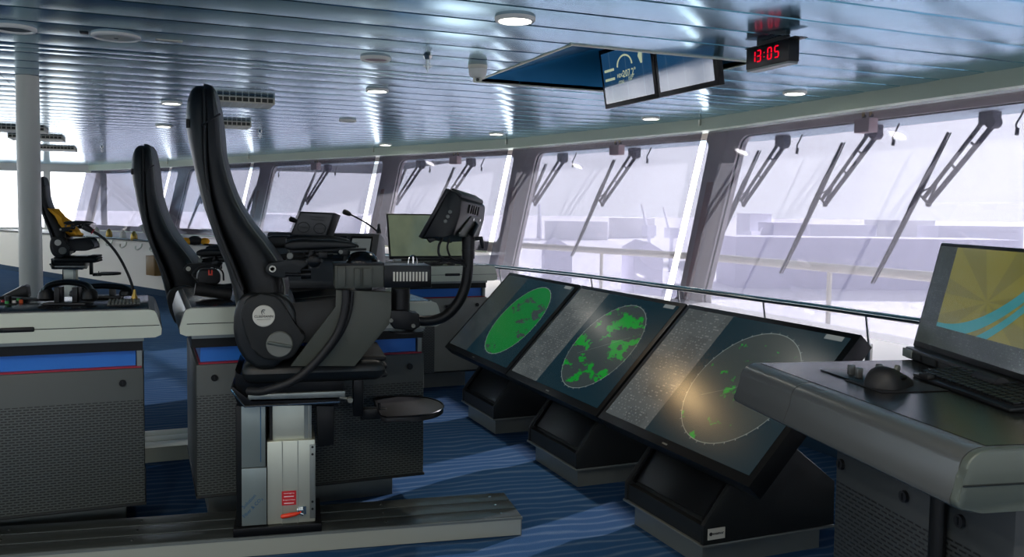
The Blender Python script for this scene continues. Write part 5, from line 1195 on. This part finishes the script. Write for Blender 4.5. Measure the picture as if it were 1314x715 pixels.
# footrest on its post
cpart('footrest_post', poly([(453.5, 478), (466.5, 478), (466.5, 535), (453.5, 535)], -.10, .06, .003), 'blackmet')
fa, fb = ch(484, 517, 0), ch(568, 517, 0); fz = ch(520, 521, 0).z
mb = MB(TC); mb.box(((ch(466, 520).x+fa.x)/2+.01, -.03, fz-.018), (abs(fa.x-ch(466, 520).x)+.05, .05, .045), bev=.004); mb.cyl(V((fa.x+.005, -.05, fz)), V((fa.x+.005, -.05, fz+.03)), .007, n=10); cpart('footrest_arm', mb, 'black')
op = []
n_ = 30; Lf = fb.x-fa.x
for k in range(n_+1):
    a_ = -PI/2+PI*k/n_; op.append((fa.x+Lf*.42+Lf*.58*math.cos(a_), .20*math.sin(a_)))
op += [(fa.x+.02, .20), (fa.x, .17), (fa.x, -.17), (fa.x+.02, -.20)]
mb = MB(TC); mb.ext([V((x, y, fz-.022)) for x, y in op], (0, 0, .022), .004); ft = cpart('footrest_plate', mb, 'rubber')
mb = MB(TC); mb.tube([V((x, y, fz+.001)) for x, y in op+op[:1]], .004, 6); part('edge_rim', mb, 'blackmet', ft)

# ---- the other chairs are of the same build without the screen tube
SKIP = ('touch_screen', 'curved_tube', 'joystick_box', 'box_lid', 'box_rib', 'box_screw', 'trackball_dome', 'vent_box', 'bail_handle', 'socket', 'clamp', 'under_disc', 'clamp_bolt', 'conduit', 'hose', 'side_panel', 'control_tablet', 'side_console', 'film_panel', 'cover_box', 'bracket_box', 'warning_label', 'lever_valve')
zl = TCi @ onp(265, 110.5, CO, E2); ztop = CO.z+zl.z
P2 = onz(188, 186, ztop-RH-.035); O2 = P2 - (E1*zl.x); O2.z = -.035
ch2 = dup(chair, O2, CA, 'second black leather chair, behind and left of the big one, its base hidden by consoles', skip=SKIP+('mounting_plate', 'edge_trim', 'suspension_box', 'slide_rail', 'adjuster_knob', 'base_plate', 'lower_column', 'upper_column', 'lower_shell', 'seat_pan', 'bellows_fold'))
TH2 = Matrix.Translation(O2) @ Matrix.Rotation(CA, 4, 'Z')
mb = MB(TH2); mb.span((.27, -.15, .036), (.56, .15, .065), .003); part('base_plate', mb, 'blackmet', ch2)
mb = MB(TH2); mb.span((.31, -.10, .06), (.51, .10, ch(400, 500).z), .004); part('column', mb, 'alu', ch2)
mb = MB(TH2); mb.span((.0, -.22, ch(400, 500).z-.01), (.54, .22, ch(400, 440).z), .03); part('seat_pan', mb, 'shell', ch2)
pz = ch(489, 462); O3 = onz(128, 332, pz.z) - E1*pz.x; O3.z = 0
ch3 = dup(chair, O3, CA+.05, 'distant black chair beside the painted pillar with orange clothing on its seat', skip=SKIP, swap={'backrest_cushion': 'cover'})
T3 = Matrix.Translation(O3) @ Matrix.Rotation(CA+.05, 4, 'Z')
# orange garment draped over the far chair
mb = MB(T3); random.seed(3)
prof = [(-.20, 1.36, .02), (-.15, 1.33, .05), (-.09, 1.27, .06), (-.05, 1.20, .07), (-.02, 1.12, .09), (.03, 1.05, .10), (.10, 1.02, .08), (.16, 1.0, .03)]
secs = []
for (x, z, r_) in prof:
    secs.append([V((x+r_*math.cos(2*PI*j/14)*(1+.5*random.uniform(-1, 1)), -.05+.21*math.sin(2*PI*j/14)*(1+.15*random.uniform(-1, 1)), z+r_*.6*math.cos(2*PI*j/14+1)*(1+.5*random.uniform(-1, 1)))) for j in range(14)])
mb.loft(secs); bmesh.ops.subdivide_edges(mb.bm, edges=mb.bm.edges[:], cuts=1, use_grid_fill=True, smooth=.6)
solo('orange_jacket', mb, 'orange', 'crumpled orange yellow jacket lying on the seat of the distant chair', 'jacket')

# ================================================================== SMALL THINGS BY THE FAR WALL
q0, q1 = onz(196, 352, .42), None
p = onx(207, 340, 0); 
a, b = V((*B[3], 0)), V((*B[4], 0)); d = (b-a).normalized(); n = V((d.y, -d.x, 0))
c = onp(207, 340.5, a, n); w_ = (onp(218, 340, a, n)-onp(197, 340, a, n)).length; h_ = (onp(207, 328, a, n)-onp(207, 353, a, n)).length
ang = math.atan2(d.y, d.x); TB = Matrix.Translation(c-n*.09) @ Matrix.Rotation(ang, 4, 'Z')
t = thing('wall_box', 'small brown wooden box fixed to the cream wall behind the rear chair', 'box', c-n*.09-V((0, 0, h_/2)), ang)
mb = MB(TB); mb.box((0, 0, 0), (w_*.55, .17, h_), bev=.004); part('body', mb, 'brown', t)
mb = MB(TB); mb.box((0, .089, 0), (w_*.50, .008, h_*.92), bev=.002); part('lid', mb, 'brown', t)
HG = 'coat hooks along the ledge of the far front wall'
for k, (px, py) in enumerate(((112, 306), (129, 309), (146, 311), (164, 313.5), (184, 316), (203, 318))):
    q = onp(px, py, a, n)-n*.02
    mb = MB(); mb.tube(smooth_path([q+V((0, 0, .04)), q-n*.02+V((0, 0, -.02)), q-n*.06+d*.03+V((0, 0, -.055)), q-n*.07+d*.09+V((0, 0, -.045)), q-n*.06+d*.11+V((0, 0, .0))], 4), .012, 8)
    solo('coat_hook', mb, 'alu', '%s pale hook under the window ledge, counted from the left' % ['first', 'second', 'third', 'fourth', 'fifth', 'sixth'][k], 'hook', HG)
def ledge(px, py, z=.85): return onz(px, py, z)
q = onz(252, 318, .95); q.z = .85
t = thing('cloth_bundle', 'orange and black bundle on the window ledge between the two leather chairs', 'bundle', q)
q = onz(250, 314, .86)
mb = MB(); mb.ball(q+V((-.12, 0, .05)), .07, (1.2, 1, .8), 12); part('strap_bundle', mb, 'orange', t); mb = MB(); mb.ball(q+V((0, 0, .06)), .08, (1.3, 1, .9), 12); part('body', mb, 'rubber', t); mb = MB(); mb.ball(q+V((.14, 0, .05)), .06, (1.2, 1, .9), 12); part('strap_bundle', mb, 'orange', t)
q = onz(200, 309, .86)
t = thing('desk_lamp', 'white cone shaped lamp head on the far window ledge left of the rear chair', 'lamp', (q.x, q.y, .85))
mb = MB(); mb.tube([q+V((-.16, 0, .10)), q+V((-.05, 0, .17)), q+V((.10, 0, .26))], [.17, .15, .07], 20); part('shade', mb, 'white', t); mb = MB(); mb.cyl(q+V((0, 0, -.01)), q+V((0, 0, .14)), .03, n=12); part('stand', mb, 'alu', t)
for k, (px, py) in enumerate(((124, 301), (140, 304), (158, 306.5), (172, 308))):
    q = onz(px, py, .86); q.z = .85; mb = MB(); mb.lathe([(.05, 0), (.06, .02), (.05, .10), (.02, .15), (.0, .16)], q, n=14)
    solo('sill_fitting', mb, 'gold' if k % 2 else 'white', ['first small white fitting on the far ledge, leftmost', 'small brass fitting on the far ledge right of the leftmost one', 'third small white fitting along the far ledge', 'small brass fitting on the far ledge nearest the rear chair'][k], 'fitting')
bpy.context.view_layer.update()
